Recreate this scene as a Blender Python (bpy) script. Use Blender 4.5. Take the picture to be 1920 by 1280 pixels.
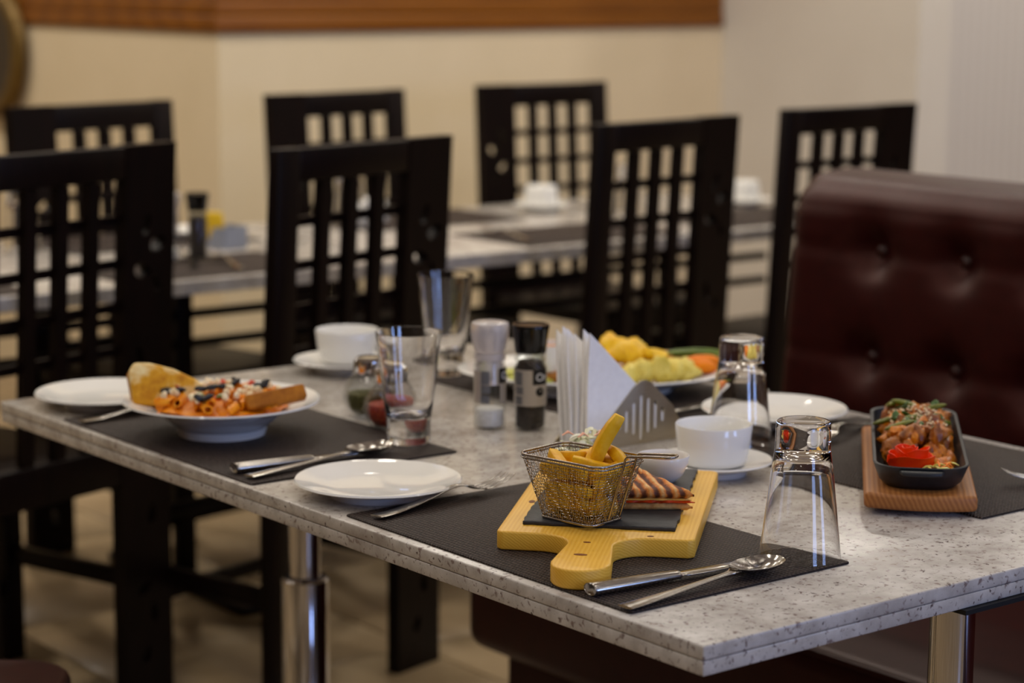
import bpy, bmesh, math, random
from mathutils import Vector, Matrix, noise
random.seed(7)
PI = math.pi
R = math.radians
scene = bpy.context.scene
for o in list(bpy.data.objects):
    bpy.data.objects.remove(o, do_unlink=True)
COL = scene.collection

# ------------------------------------------------------------------ camera
# world: X along the short end of the front table, Y along its long side,
# origin on the floor below the table corner nearest to the photographer
cam_d = bpy.data.cameras.new('camera')
cam = bpy.data.objects.new('camera', cam_d)
COL.objects.link(cam)
FW = Vector((0.614, 0.772, -0.1642)).normalized()
RT = Vector((0.7824, -0.6220, 0.0066))
RT = (RT - FW * RT.dot(FW)).normalized()
UP = RT.cross(FW)
cam.matrix_world = Matrix(((RT.x, UP.x, -FW.x, -1.334), (RT.y, UP.y, -FW.y, -1.394),
                           (RT.z, UP.z, -FW.z, 1.35), (0, 0, 0, 1)))
cam_d.sensor_width = 36
cam_d.lens = 76.99
cam_d.clip_start = 0.05
cam_d.dof.use_dof = True
cam_d.dof.focus_distance = 2.30
cam_d.dof.aperture_fstop = 3.9
scene.camera = cam

# ------------------------------------------------------------------ light
EXPOSURE = 0.0
vs = scene.view_settings
vs.view_transform = 'Standard'
vs.look = 'None'
vs.exposure = EXPOSURE
vs.gamma = 1.0
vs.use_curve_mapping = False
w = bpy.data.worlds.new('world')
scene.world = w
w.use_nodes = True
w.node_tree.nodes['Background'].inputs[0].default_value = (0.45, 0.62, 1.0, 1)
w.node_tree.nodes['Background'].inputs[1].default_value = 0.4

LAMP_W = 1.35            # each recessed ceiling lamp
LAMP_COL = (1.0, 0.93, 0.82)
WINDOW_W = 30.0          # daylight through each of the two windows behind the photographer
WIN_X = (0.1, 2.4)
for wx in WIN_X:
    ld = bpy.data.lights.new('window_daylight', 'AREA')
    ld.shape = 'RECTANGLE'; ld.size = 0.85; ld.size_y = 1.2
    ld.color = (0.34, 0.50, 1.0); ld.energy = WINDOW_W
    lo = bpy.data.objects.new('window_daylight', ld)
    COL.objects.link(lo)
    lo.location = (wx, -4.02, 1.6); lo.rotation_euler = (R(90), 0, 0)   # shines towards +Y

# ------------------------------------------------------------------ colours / materials
def lin(c):
    return c / 12.92 if c <= 0.04045 else ((c + 0.055) / 1.055) ** 2.4
def rgb(r, g, b):
    return (lin(r / 255), lin(g / 255), lin(b / 255), 1)

def base_mat(name):
    m = bpy.data.materials.new(name); m.use_nodes = True
    nt = m.node_tree
    return m, nt, nt.nodes['Principled BSDF']
def N(nt, t, **kw):
    n = nt.nodes.new(t)
    for k, v in kw.items(): setattr(n, k, v)
    return n
def coords(nt, scale=(1, 1, 1), rot=(0, 0, 0), out='Object'):
    tc = N(nt, 'ShaderNodeTexCoord'); mp = N(nt, 'ShaderNodeMapping')
    mp.inputs['Scale'].default_value = scale; mp.inputs['Rotation'].default_value = rot
    nt.links.new(tc.outputs[out], mp.inputs[0])
    return mp.outputs[0]
def ramp(nt, fac, stops):
    r = N(nt, 'ShaderNodeValToRGB')
    el = r.color_ramp.elements
    while len(el) < len(stops): el.new(0.5)
    for e, (p, c) in zip(el, stops):
        e.position = p; e.color = c
    nt.links.new(fac, r.inputs[0])
    return r.outputs[0]
def noise_tex(nt, vec, scale, detail=4, rough=0.55, dist=0.0):
    n = N(nt, 'ShaderNodeTexNoise')
    n.inputs['Scale'].default_value = scale; n.inputs['Detail'].default_value = detail
    n.inputs['Roughness'].default_value = rough; n.inputs['Distortion'].default_value = dist
    nt.links.new(vec, n.inputs['Vector'])
    return n.outputs[0]
def add_bump(nt, b, h, strength=0.3, dist=0.001):
    n = N(nt, 'ShaderNodeBump')
    n.inputs['Strength'].default_value = strength; n.inputs['Distance'].default_value = dist
    nt.links.new(h, n.inputs['Height']); nt.links.new(n.outputs[0], b.inputs['Normal'])
def mixc(nt, fac, a, b, mode='MIX'):
    n = N(nt, 'ShaderNodeMix', data_type='RGBA', blend_type=mode)
    if isinstance(fac, (int, float)): n.inputs[0].default_value = fac
    else: nt.links.new(fac, n.inputs[0])
    for i, v in ((6, a), (7, b)):
        if isinstance(v, tuple): n.inputs[i].default_value = v
        else: nt.links.new(v, n.inputs[i])
    return n.outputs[2]

def plain(name, col, rough=0.5, metal=0.0, spec=0.5, trans=0.0, ior=1.45, coat=0.0, sss=0.0):
    m, nt, b = base_mat(name)
    b.inputs['Base Color'].default_value = col
    b.inputs['Roughness'].default_value = rough
    b.inputs['Metallic'].default_value = metal
    b.inputs['Specular IOR Level'].default_value = spec
    b.inputs['Transmission Weight'].default_value = trans
    b.inputs['IOR'].default_value = ior
    b.inputs['Coat Weight'].default_value = coat
    return m
def mottled(name, stops, scale=30, rough=0.5, bump=0.0, bdist=0.002, detail=5, stretch=(1, 1, 1), spec=0.5, metal=0.0, coat=0.0, rot=(0, 0, 0), dist=0.0):
    m, nt, b = base_mat(name)
    v = coords(nt, stretch, rot)
    n = noise_tex(nt, v, scale, detail, 0.6, dist)
    nt.links.new(ramp(nt, n, stops), b.inputs['Base Color'])
    b.inputs['Roughness'].default_value = rough
    b.inputs['Metallic'].default_value = metal
    b.inputs['Specular IOR Level'].default_value = spec
    b.inputs['Coat Weight'].default_value = coat
    if bump: add_bump(nt, b, n, bump, bdist)
    return m

M = {}
def granite():
    m, nt, b = base_mat('granite')
    v = coords(nt)
    n1 = noise_tex(nt, v, 26, 6, 0.62)
    basec = ramp(nt, n1, [(0.30, rgb(164, 155, 147)), (0.48, rgb(190, 183, 175)), (0.70, rgb(212, 206, 199))])
    n2 = noise_tex(nt, v, 120, 3, 0.55, 0.4)
    f2 = ramp(nt, n2, [(0.58, (0, 0, 0, 1)), (0.68, (.85, .85, .85, 1))])
    c = mixc(nt, f2, basec, rgb(116, 95, 89))
    n3 = noise_tex(nt, v, 170, 2, 0.5)
    f3 = ramp(nt, n3, [(0.65, (0, 0, 0, 1)), (0.71, (.9, .9, .9, 1))])
    c = mixc(nt, f3, c, rgb(74, 56, 54))
    n4 = noise_tex(nt, v, 9, 3, 0.5)
    f4 = ramp(nt, n4, [(0.52, (0, 0, 0, 1)), (0.72, (0.55, 0.55, 0.55, 1))])
    c = mixc(nt, f4, c, rgb(140, 128, 118))
    nt.links.new(c, b.inputs['Base Color'])
    b.inputs['Roughness'].default_value = 0.22
    b.inputs['Specular IOR Level'].default_value = 0.45
    return m
M['granite'] = granite()

def weave():
    m, nt, b = base_mat('woven_vinyl')
    outs = []
    for ax, sc in (('X', 104), ('Y', 140)):
        v = coords(nt)
        wv = N(nt, 'ShaderNodeTexWave', wave_type='BANDS', bands_direction=ax)
        wv.inputs['Scale'].default_value = sc / 2.0; wv.inputs['Distortion'].default_value = 2.2
        wv.inputs['Detail'].default_value = 2; wv.inputs['Detail Scale'].default_value = 3
        nt.links.new(v, wv.inputs['Vector']); outs.append(wv.outputs[1])
    mu = N(nt, 'ShaderNodeMath', operation='MULTIPLY')
    nt.links.new(outs[0], mu.inputs[0]); nt.links.new(outs[1], mu.inputs[1])
    c = ramp(nt, mu.outputs[0], [(0.0, rgb(30, 21, 18)), (0.25, rgb(56, 44, 39)), (1.0, rgb(104, 88, 80))])
    nt.links.new(c, b.inputs['Base Color'])
    b.inputs['Roughness'].default_value = 0.62
    b.inputs['Specular IOR Level'].default_value = 0.25
    add_bump(nt, b, mu.outputs[0], 1.0, 0.002)
    return m
M['weave'] = weave()

def wood(name, c0, c1, c2, scale=14, stretch=(1, 12, 1), rough=0.45, bands='Y', rot=(0, 0, 0), dist=3.5):
    m, nt, b = base_mat(name)
    v = coords(nt, stretch, rot)
    wv = N(nt, 'ShaderNodeTexWave', wave_type='BANDS', bands_direction=bands)
    wv.inputs['Scale'].default_value = scale; wv.inputs['Distortion'].default_value = dist
    wv.inputs['Detail'].default_value = 3; wv.inputs['Detail Scale'].default_value = 1.2
    nt.links.new(v, wv.inputs['Vector'])
    n = noise_tex(nt, v, 6, 5, 0.6)
    c = ramp(nt, wv.outputs[1], [(0.0, c0), (0.45, c1), (1.0, c2)])
    c = mixc(nt, 0.35, c, ramp(nt, n, [(0.3, c0), (0.7, c2)]))
    nt.links.new(c, b.inputs['Base Color'])
    b.inputs['Roughness'].default_value = rough
    b.inputs['Specular IOR Level'].default_value = 0.4
    add_bump(nt, b, wv.outputs[1], 0.12, 0.0006)
    return m
M['pine'] = wood('pine', rgb(228, 170, 52), rgb(236, 182, 62), rgb(242, 192, 80), 120, (1, .05, 1), 0.42, 'X', (0, R(55), 0), 3.0)
M['oiled_wood'] = wood('oiled_wood', rgb(140, 84, 38), rgb(158, 98, 46), rgb(176, 116, 60), 60, (1, .07, 1), 0.5, 'X', (0, R(25), 0), 2.5)
M['trim_wood'] = wood('trim_wood', rgb(108, 58, 0), rgb(122, 68, 0), rgb(134, 78, 2), 2.2, (1, 1, 9), 0.45)
M['knot'] = plain('knot', rgb(120, 66, 22), 0.6)
M['espresso'] = mottled('espresso_wood', [(0.3, rgb(10, 4, 3)), (0.7, rgb(20, 8, 6))], 8, 0.42, 0.08, 0.001, stretch=(6, 6, 1), spec=0.16)
M['leather'] = mottled('maroon_leather', [(0.25, rgb(36, 5, 5)), (0.75, rgb(50, 9, 8))], 40, 0.42, 0.10, 0.0008, spec=0.30)
M['leather'].node_tree.nodes['Principled BSDF'].inputs['Specular Tint'].default_value = (1.0, 0.55, 0.48, 1)
M['button'] = plain('maroon_button', rgb(48, 15, 14), 0.32)
M['porcelain'] = plain('porcelain', rgb(238, 236, 232), 0.035, spec=0.6, coat=0.0)
M['glass'] = plain('clear_glass', (1, 1, 1, 1), 0.0, trans=1.0, ior=1.5)
def thin_glass():
    m, nt, b = base_mat('thin_glass'); nt.nodes.remove(b)
    out = nt.nodes['Material Output']
    tr_ = N(nt, 'ShaderNodeBsdfTransparent'); gl_ = N(nt, 'ShaderNodeBsdfGlossy'); mx = N(nt, 'ShaderNodeMixShader'); lw = N(nt, 'ShaderNodeLayerWeight'); fr = N(nt, 'ShaderNodeMath', operation='POWER'); f2_ = N(nt, 'ShaderNodeMath', operation='MULTIPLY_ADD')
    tr_.inputs[0].default_value = (0.94, 0.95, 0.95, 1); gl_.inputs['Roughness'].default_value = 0.02; fr.inputs[1].default_value = 3.5; f2_.inputs[1].default_value = .8; f2_.inputs[2].default_value = .045; lw.inputs[0].default_value = .5
    nt.links.new(lw.outputs['Facing'], fr.inputs[0]); nt.links.new(fr.outputs[0], f2_.inputs[0])
    nt.links.new(f2_.outputs[0], mx.inputs[0]); nt.links.new(tr_.outputs[0], mx.inputs[1]); nt.links.new(gl_.outputs[0], mx.inputs[2]); nt.links.new(mx.outputs[0], out.inputs[0])
    return m
M['thin_glass'] = thin_glass()
M['chrome'] = plain('chrome', rgb(205, 205, 208), 0.06, 1.0)
M['steel'] = mottled('steel', [(0.3, rgb(176, 172, 166)), (0.7, rgb(202, 198, 192))], 60, 0.16, metal=1.0)
M['brushed'] = mottled('brushed_steel', [(0.3, rgb(198, 186, 160)), (0.7, rgb(216, 204, 178))], 40, 0.42, 0.05, 0.0003, stretch=(1, 1, 20), metal=1.0)
M['wire'] = plain('steel_wire', rgb(178, 170, 162), 0.20, 1.0)
M['slate'] = mottled('slate', [(0.3, rgb(22, 22, 24)), (0.75, rgb(46, 46, 50))], 45, 0.55, 0.7, 0.0015, 8)
M['iron'] = mottled('cast_iron', [(0.3, rgb(20, 22, 26)), (0.7, rgb(36, 38, 43))], 120, 0.48, 0.15, 0.0005)
M['fry'] = mottled('fried_potato', [(0.25, rgb(206, 134, 8)), (0.5, rgb(232, 176, 22)), (0.8, rgb(244, 204, 70))], 40, 0.42, 0.25, 0.001)
M['toast'] = mottled('grilled_bread', [(0.28, rgb(92, 40, 12)), (0.42, rgb(192, 108, 34)), (0.58, rgb(224, 150, 62)), (0.8, rgb(240, 196, 126))], 70, 0.6, 0.5, 0.002)
M['crumb'] = mottled('bread_crumb', [(0.3, rgb(188, 116, 48)), (0.7, rgb(234, 188, 120))], 90, 0.75, 0.5, 0.002)
def grill_toast():
    m, nt, b = base_mat('grill_marked_bread')
    v = coords(nt)
    mp = N(nt, 'ShaderNodeVectorMath', operation='DOT_PRODUCT'); mp.inputs[1].default_value = (.92, .39, 0)
    nt.links.new(v, mp.inputs[0])
    mu = N(nt, 'ShaderNodeMath', operation='MULTIPLY'); mu.inputs[1].default_value = 2 * PI / .0128; nt.links.new(mp.outputs['Value'], mu.inputs[0])
    sn = N(nt, 'ShaderNodeMath', operation='SINE'); nt.links.new(mu.outputs[0], sn.inputs[0])
    n1 = noise_tex(nt, v, 120, 5, 0.65)
    ad = N(nt, 'ShaderNodeMath', operation='MULTIPLY_ADD'); ad.inputs[1].default_value = 2.6; nt.links.new(n1, ad.inputs[0]); nt.links.new(sn.outputs[0], ad.inputs[2])
    c = ramp(nt, ad.outputs[0], [(0.0, rgb(84, 36, 8)), (0.22, rgb(118, 56, 14)), (0.50, rgb(214, 122, 38)), (0.75, rgb(228, 150, 66)), (1.0, rgb(240, 196, 130))])
    mr = N(nt, 'ShaderNodeMapRange'); mr.inputs[1].default_value = .35; mr.inputs[2].default_value = 2.5
    nt.links.new(ad.outputs[0], mr.inputs[0]); nt.links.new(mr.outputs[0], nt.nodes[-1].inputs[0]) if False else None
    r_ = [n for n in nt.nodes if n.type == 'VALTORGB'][-1]
    nt.links.new(mr.outputs[0], r_.inputs[0])
    nt.links.new(c, b.inputs['Base Color']); b.inputs['Roughness'].default_value = .55
    add_bump(nt, b, n1, .6, .002)
    return m
M['grill_toast'] = grill_toast()
M['char'] = mottled('char_mark', [(0.3, rgb(52, 26, 8)), (0.7, rgb(112, 60, 20))], 80, 0.6)
M['garlic_toast'] = mottled('garlic_toast', [(0.3, rgb(176, 100, 8)), (0.46, rgb(222, 160, 34)), (0.62, rgb(250, 232, 176))], 26, 0.55, 0.4, 0.002)
M['crust'] = mottled('crust', [(0.3, rgb(140, 78, 14)), (0.7, rgb(186, 116, 26))], 60, 0.55, 0.3, 0.001)
M['penne'] = mottled('sauced_penne', [(0.25, rgb(208, 104, 8)), (0.5, rgb(236, 146, 16)), (0.8, rgb(248, 186, 60))], 70, 0.35)
M['tomato_sauce'] = mottled('tomato_sauce', [(0.3, rgb(200, 100, 4)), (0.7, rgb(238, 152, 18))], 90, 0.45, 0.5, 0.002, spec=0.2)
M['feta'] = mottled('feta', [(0.3, rgb(226, 196, 140)), (0.7, rgb(250, 240, 214))], 60, 0.6, 0.3, 0.001)
M['cheddar'] = plain('melted_cheese', rgb(236, 182, 92), 0.4)
M['olive'] = plain('black_olive', rgb(22, 24, 26), 0.25)
M['green_pepper'] = mottled('green_pepper', [(0.3, rgb(74, 84, 8)), (0.7, rgb(128, 132, 20))], 40, 0.3)
M['herb'] = mottled('herb', [(0.3, rgb(30, 66, 12)), (0.7, rgb(70, 110, 28))], 80, 0.4)
M['red_pepper'] = mottled('red_pepper', [(0.3, rgb(186, 40, 4)), (0.7, rgb(222, 74, 10))], 60, 0.35)
M['tomato'] = mottled('tomato_skin', [(0.3, rgb(232, 40, 0)), (0.7, rgb(246, 80, 4))], 30, 0.4, spec=0.3)
M['chicken'] = mottled('glazed_chicken', [(0.25, rgb(96, 44, 4)), (0.45, rgb(190, 102, 12)), (0.6, rgb(224, 136, 22)), (0.8, rgb(240, 172, 62))], 75, 0.3, 0.8, 0.004)
M['dark_chicken'] = mottled('dark_glazed_chicken', [(0.25, rgb(70, 30, 4)), (0.5, rgb(146, 76, 12)), (0.78, rgb(214, 134, 40))], 75, 0.28, 0.8, 0.004)
M['sesame'] = plain('sesame', rgb(238, 214, 170), 0.5)
M['cabbage'] = mottled('cabbage', [(0.3, rgb(206, 196, 60)), (0.7, rgb(238, 230, 150))], 50, 0.4)
M['slaw'] = mottled('slaw', [(0.3, rgb(222, 222, 160)), (0.7, rgb(250, 247, 236))], 40, 0.35)
M['slaw_pink'] = plain('pink_slaw', rgb(236, 170, 140), 0.4)
M['carrot'] = mottled('carrot', [(0.3, rgb(236, 112, 0)), (0.7, rgb(252, 146, 6))], 40, 0.45)
M['cauliflower'] = mottled('cauliflower', [(0.3, rgb(214, 186, 60)), (0.7, rgb(246, 226, 126))], 60, 0.5, 0.5, 0.002)
M['fried_gold'] = mottled('golden_batter', [(0.25, rgb(200, 124, 2)), (0.45, rgb(240, 186, 10)), (0.8, rgb(252, 214, 60))], 50, 0.4, 0.6, 0.003)
M['brown_meat'] = mottled('brown_meat', [(0.3, rgb(120, 66, 18)), (0.7, rgb(196, 134, 70))], 60, 0.4, 0.5, 0.002)
M['bean'] = mottled('green_bean', [(0.3, rgb(70, 94, 8)), (0.7, rgb(112, 136, 24))], 40, 0.35)
M['lettuce'] = mottled('lettuce', [(0.3, rgb(150, 160, 40)), (0.7, rgb(226, 222, 110))], 40, 0.45)
M['sauce'] = plain('dip_sauce', rgb(150, 82, 30), 0.2)
M['orange_sauce'] = plain('orange_sauce', rgb(226, 140, 20), 0.25)
M['napkin'] = mottled('paper_napkin', [(0.3, rgb(246, 244, 244)), (0.7, rgb(253, 252, 252))], 120, 0.85, 0.2, 0.0004, spec=0.2)
M['black_plastic'] = plain('black_plastic', rgb(12, 12, 12), 0.12)
M['clear_plastic'] = plain('frosted_plastic', rgb(236, 230, 230), 0.22, trans=0.6, ior=1.3)
M['salt'] = mottled('salt_grains', [(0.3, rgb(206, 202, 198)), (0.7, rgb(244, 242, 240))], 300, 0.7, 0.8, 0.002)
M['peppercorn'] = mottled('peppercorns', [(0.35, rgb(12, 9, 7)), (0.7, rgb(64, 50, 40))], 220, 0.5, 1.0, 0.004)
M['label_silver'] = plain('silver_label', rgb(196, 188, 180), 0.38, 0.5)
M['label_black'] = plain('black_label', rgb(14, 14, 16), 0.4)
M['label_grey'] = plain('grey_label', rgb(104, 104, 108), 0.45)
M['label_text'] = plain('pale_lettering', rgb(206, 208, 216), 0.5)
M['chilli'] = mottled('chilli_flakes', [(0.25, rgb(96, 14, 6)), (0.5, rgb(186, 44, 10)), (0.8, rgb(230, 130, 40))], 260, 0.6, 1.0, 0.004)
M['oregano'] = mottled('oregano_flakes', [(0.3, rgb(60, 58, 18)), (0.7, rgb(120, 112, 44))], 260, 0.7, 1.0, 0.004)
M['paint_cream'] = mottled('cream_wall_paint', [(0.3, rgb(222, 204, 170)), (0.7, rgb(228, 210, 178))], 3, 0.7, spec=0.2)
M['paint_white'] = mottled('white_wall_paint', [(0.3, rgb(214, 206, 194)), (0.7, rgb(220, 213, 202))], 3, 0.7, spec=0.2)
M['dark_panel'] = mottled('dark_wood_panel', [(0.3, rgb(92, 74, 58)), (0.7, rgb(112, 92, 74))], 3, 0.55, stretch=(6, 6, 1))
M['ceiling'] = plain('ceiling_paint', rgb(224, 216, 204), 0.8)
M['tile'] = mottled('floor_tile', [(0.3, rgb(150, 128, 98)), (0.7, rgb(172, 150, 118))], 4, 0.24, spec=0.5)
M['grout'] = plain('grout', rgb(92, 78, 60), 0.8)
M['mirror'] = plain('mirror_glass', rgb(60, 52, 44), 0.05, 0.9)
M['gilt'] = mottled('dull_gilt', [(0.3, rgb(88, 66, 26)), (0.7, rgb(126, 98, 44))], 30, 0.4, metal=0.5)
M['rubber'] = plain('dark_rubber', rgb(16, 14, 13), 0.6)
M['yellow_paper'] = plain('yellow_paper', rgb(226, 186, 30), 0.6)
M['blue_grey'] = plain('blue_grey_plastic', rgb(146, 152, 168), 0.4)
for k_ in ('fry', 'toast', 'penne', 'tomato_sauce', 'feta', 'red_pepper', 'tomato', 'carrot', 'cauliflower', 'fried_gold', 'brown_meat', 'crust', 'garlic_toast', 'crumb'):
    M[k_].node_tree.nodes['Principled BSDF'].inputs['Specular IOR Level'].default_value = 0.22
def ribbed():
    m, nt, b = base_mat('ribbed_white_panel')
    v = coords(nt)
    wv = N(nt, 'ShaderNodeTexWave', wave_type='BANDS', bands_direction='X')
    wv.inputs['Scale'].default_value = 7; nt.links.new(v, wv.inputs['Vector'])
    c = ramp(nt, wv.outputs[1], [(0.0, rgb(198, 190, 182)), (1.0, rgb(212, 206, 199))])
    nt.links.new(c, b.inputs['Base Color']); b.inputs['Roughness'].default_value = 0.6
    add_bump(nt, b, wv.outputs[1], 0.35, 0.004)
    return m
M['ribbed'] = ribbed()
def lamp_lens():
    m, nt, b = base_mat('lamp_lens')
    b.inputs['Base Color'].default_value = (1, .9, .8, 1)
    b.inputs['Emission Color'].default_value = (*LAMP_COL, 1)
    b.inputs['Emission Strength'].default_value = 6
    return m
M['lens'] = lamp_lens()

# ------------------------------------------------------------------ mesh helpers
class MB:
    def __init__(s): s.v = []; s.f = []
    def add(s, v, f):
        o = len(s.v); s.v += [tuple(p) for p in v]; s.f += [tuple(i + o for i in q) for q in f]; return s
    def box(s, x0, x1, y0, y1, z0, z1, mtx=None):
        v = [Vector(p) for p in ((x0,y0,z0),(x1,y0,z0),(x1,y1,z0),(x0,y1,z0),(x0,y0,z1),(x1,y0,z1),(x1,y1,z1),(x0,y1,z1))]
        if mtx: v = [mtx @ p for p in v]
        return s.add(v, [(0,3,2,1),(4,5,6,7),(0,1,5,4),(1,2,6,5),(2,3,7,6),(3,0,4,7)])
    def lathe(s, prof, n=48, cx=0, cy=0, z=0, close=False, sx=1, sy=1):
        # prof: list of (r, z) from one axis end to the other
        v = []; f = []; rings = []
        for r, h in prof:
            if r < 1e-6:
                rings.append([len(v)]); v.append((cx, cy, z + h))
            else:
                rings.append(list(range(len(v), len(v) + n)))
                v += [(cx + r * sx * math.cos(2*PI*i/n), cy + r * sy * math.sin(2*PI*i/n), z + h) for i in range(n)]
        prs = list(zip(rings, rings[1:]))
        if close: prs.append((rings[-1], rings[0]))
        for a, b in prs:
            if len(a) == 1 and len(b) == 1: continue
            for i in range(n):
                j = (i + 1) % n
                if len(a) == 1: f.append((a[0], b[j], b[i]))
                elif len(b) == 1: f.append((a[i], a[j], b[0]))
                else: f.append((a[i], a[j], b[j], b[i]))
        return s.add(v, f)
    def tube(s, pts, r, sides=8, closed=False, flat=1.0):
        pts = [Vector(p) for p in pts]; n = len(pts)
        rr = r if isinstance(r, (list, tuple)) else [r] * n
        v = []; f = []
        ref = None
        for i, p in enumerate(pts):
            a = pts[(i - 1) % n] if closed or i > 0 else p
            b = pts[(i + 1) % n] if closed or i < n - 1 else p
            t = (b - a).normalized()
            if ref is None:
                ref = Vector((0, 0, 1)) if abs(t.z) < 0.9 else Vector((1, 0, 0))
            u = t.cross(ref)
            if u.length < 1e-6: u = t.cross(Vector((0.3, 1, 0.2)))
            u.normalize(); w_ = u.cross(t).normalized(); ref = w_
            for k in range(sides):
                a_ = 2*PI*k/sides
                v.append(p + u * math.cos(a_) * rr[i] + w_ * math.sin(a_) * rr[i] * flat)
        m = n if closed else n - 1
        for i in range(m):
            for k in range(sides):
                a0 = i*sides + k; a1 = i*sides + (k+1) % sides
                b0 = ((i+1) % n)*sides + k; b1 = ((i+1) % n)*sides + (k+1) % sides
                f.append((a0, a1, b1, b0))
        if not closed:
            f.append(tuple(range(sides - 1, -1, -1)))
            f.append(tuple((n-1)*sides + k for k in range(sides)))
        return s.add(v, f)
    def extrude(s, poly, z0, z1):
        n = len(poly)
        v = [(x, y, z0) for x, y in poly] + [(x, y, z1) for x, y in poly]
        f = [tuple(range(n - 1, -1, -1)), tuple(range(n, 2*n))] + [(i, (i+1) % n, n + (i+1) % n, n + i) for i in range(n)]
        return s.add(v, f)
    def warp(s, fn):
        s.v = [tuple(fn(Vector(p))) for p in s.v]; return s
    def mesh(s, name):
        me = bpy.data.meshes.new(name)
        me.from_pydata([tuple(p) for p in s.v], [], s.f); me.update()
        bm = bmesh.new(); bm.from_mesh(me)
        bmesh.ops.recalc_face_normals(bm, faces=bm.faces)
        bm.to_mesh(me); bm.free()
        return me
    def build(s, name, m, parent=None, smooth=None, bevel=0, seg=2, loc=None, rot=None, sub=0):
        me = s.mesh(name)
        o = bpy.data.objects.new(name, me); COL.objects.link(o)
        if m is not None: me.materials.append(M[m] if isinstance(m, str) else m)
        if parent: o.parent = parent
        if loc: o.location = loc
        if rot: o.rotation_euler = rot
        if bevel:
            b = o.modifiers.new('bevel', 'BEVEL'); b.width = bevel; b.segments = seg; b.limit_method = 'ANGLE'; b.angle_limit = R(35)
        if sub:
            d = o.modifiers.new('sub', 'SUBSURF'); d.levels = sub; d.render_levels = sub
        if smooth or bevel or sub:
            me.polygons.foreach_set('use_smooth', [True] * len(me.polygons))
            if smooth: me.set_sharp_from_angle(angle=R(smooth if smooth > 1 else 38))
            elif bevel: me.set_sharp_from_angle(angle=R(35)) if False else None
        return o

def tag(o, label=None, cat=None, group=None, kind=None):
    if label: o['label'] = label
    if cat: o['category'] = cat
    if group: o['group'] = group
    if kind: o['kind'] = kind
    return o
def thing(name, label, cat, loc=(0, 0, 0), rz=0, group=None):
    o = bpy.data.objects.new(name, None); COL.objects.link(o)
    o.empty_display_size = 0.05
    o.location = loc; o.rotation_euler = (0, 0, rz)
    return tag(o, label, cat, group)
def dup(root, loc, rz, label=None, group=None, rot=None):
    r = root.copy(); COL.objects.link(r)
    r.location = loc; r.rotation_euler = rot if rot else (0, 0, rz)
    if label: r['label'] = label
    if group: r['group'] = group
    for ch in list(root.children):
        c = ch.copy(); COL.objects.link(c); c.parent = r
        for g in list(ch.children):
            d = g.copy(); COL.objects.link(d); d.parent = c
    return r
def rrect(hx, hy, r, n=6, cx=0, cy=0):
    p = []
    for sx, sy, a0 in ((1, 1, 0), (-1, 1, 90), (-1, -1, 180), (1, -1, 270)):
        for i in range(n + 1):
            a = R(a0 + 90 * i / n)
            p.append((cx + sx * (hx - r) + r * math.cos(a), cy + sy * (hy - r) + r * math.sin(a)))
    return p
def lerp(a, b, t): return a + (b - a) * t
def cat_interp(st, n):
    # smooth interpolation of station tuples
    out = []
    m = len(st) - 1
    for i in range(m * n + 1):
        k = min(i // n, m - 1); t = i / n - k
        p0 = st[max(k-1, 0)]; p1 = st[k]; p2 = st[k+1]; p3 = st[min(k+2, m)]
        row = []
        for a, b, c, d in zip(p0, p1, p2, p3):
            row.append(0.5*((2*b) + (-a+c)*t + (2*a-5*b+4*c-d)*t*t + (-a+3*b-3*c+d)*t**3))
        out.append(tuple(row))
    return out
TOP = 0.75

# ================================================================== the room
def struct(o): o['kind'] = 'structure'; return o
FX0, FX1, FY0, FY1 = -3.2, 6.4, -4.0, 7.2
CEIL = 2.8
fl = struct(MB().box(FX0, FX1, FY0, FY1, -0.10, -0.006).build('floor', 'grout'))
TS = 0.6
tile_me = None
for i in range(0, 12):
    for j in range(0, 12):
        x = -0.9 + i * TS; y = 0.0 + j * TS
        if x > 4.0 or y > 6.9: continue
        if tile_me is None:
            t = MB().box(-TS/2 + .003, TS/2 - .003, -TS/2 + .003, TS/2 - .003, -0.008, 0).build('tile', 'tile', fl, bevel=0.002, seg=1)
            tile_me = t
        else:
            t = tile_me.copy(); COL.objects.link(t)
        t.location = (x, y, 0)
# remaining tiled floor out of the picture, joined
mb = MB()
for i in range(-4, 13):
    for j in range(-7, 13):
        x = -0.9 + i * TS; y = j * TS
        if (0 <= i < 12 and 0 <= j < 12 and x <= 4.0 and y <= 6.9): continue
        if x < FX0 + .3 or x > FX1 - .3 or y < FY0 + .3 or y > FY1 - .3: continue
        mb.box(x - TS/2 + .003, x + TS/2 - .003, y - TS/2 + .003, y + TS/2 - .003, -0.008, 0)
tag(mb.build('tile_field', 'tile', fl), kind='stuff')

struct(MB().box(FX0, FX1, FY0, FY1, CEIL, CEIL + .1).build('ceiling', 'ceiling'))
WX, WY = 1.95, 4.10            # projecting corner of the cream wall
struct(MB().box(WX, 3.95, WY, WY + .15, 0, CEIL).build('wall_back', 'paint_cream'))
struct(MB().box(WX, WX + .15, WY + .151, FY1, 0, CEIL).build('wall_return', 'paint_cream'))
struct(MB().box(FX0, WX, FY1 - .1, FY1, 0, CEIL).build('wall_far', 'paint_cream'))
struct(MB().box(3.951, 4.10, 3.22, WY + .15, 0, CEIL).build('wall_right_return', 'paint_white'))
struct(MB().box(4.101, FX1, 3.22, 3.37, 0, CEIL).build('wall_right', 'ribbed'))
struct(MB().box(FX0 - .1, FX0, FY0, FY1, 0, CEIL).build('wall_left', 'dark_panel'))
struct(MB().box(FX1, FX1 + .1, FY0, FY1, 0, CEIL).build('wall_side', 'dark_panel'))
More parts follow.
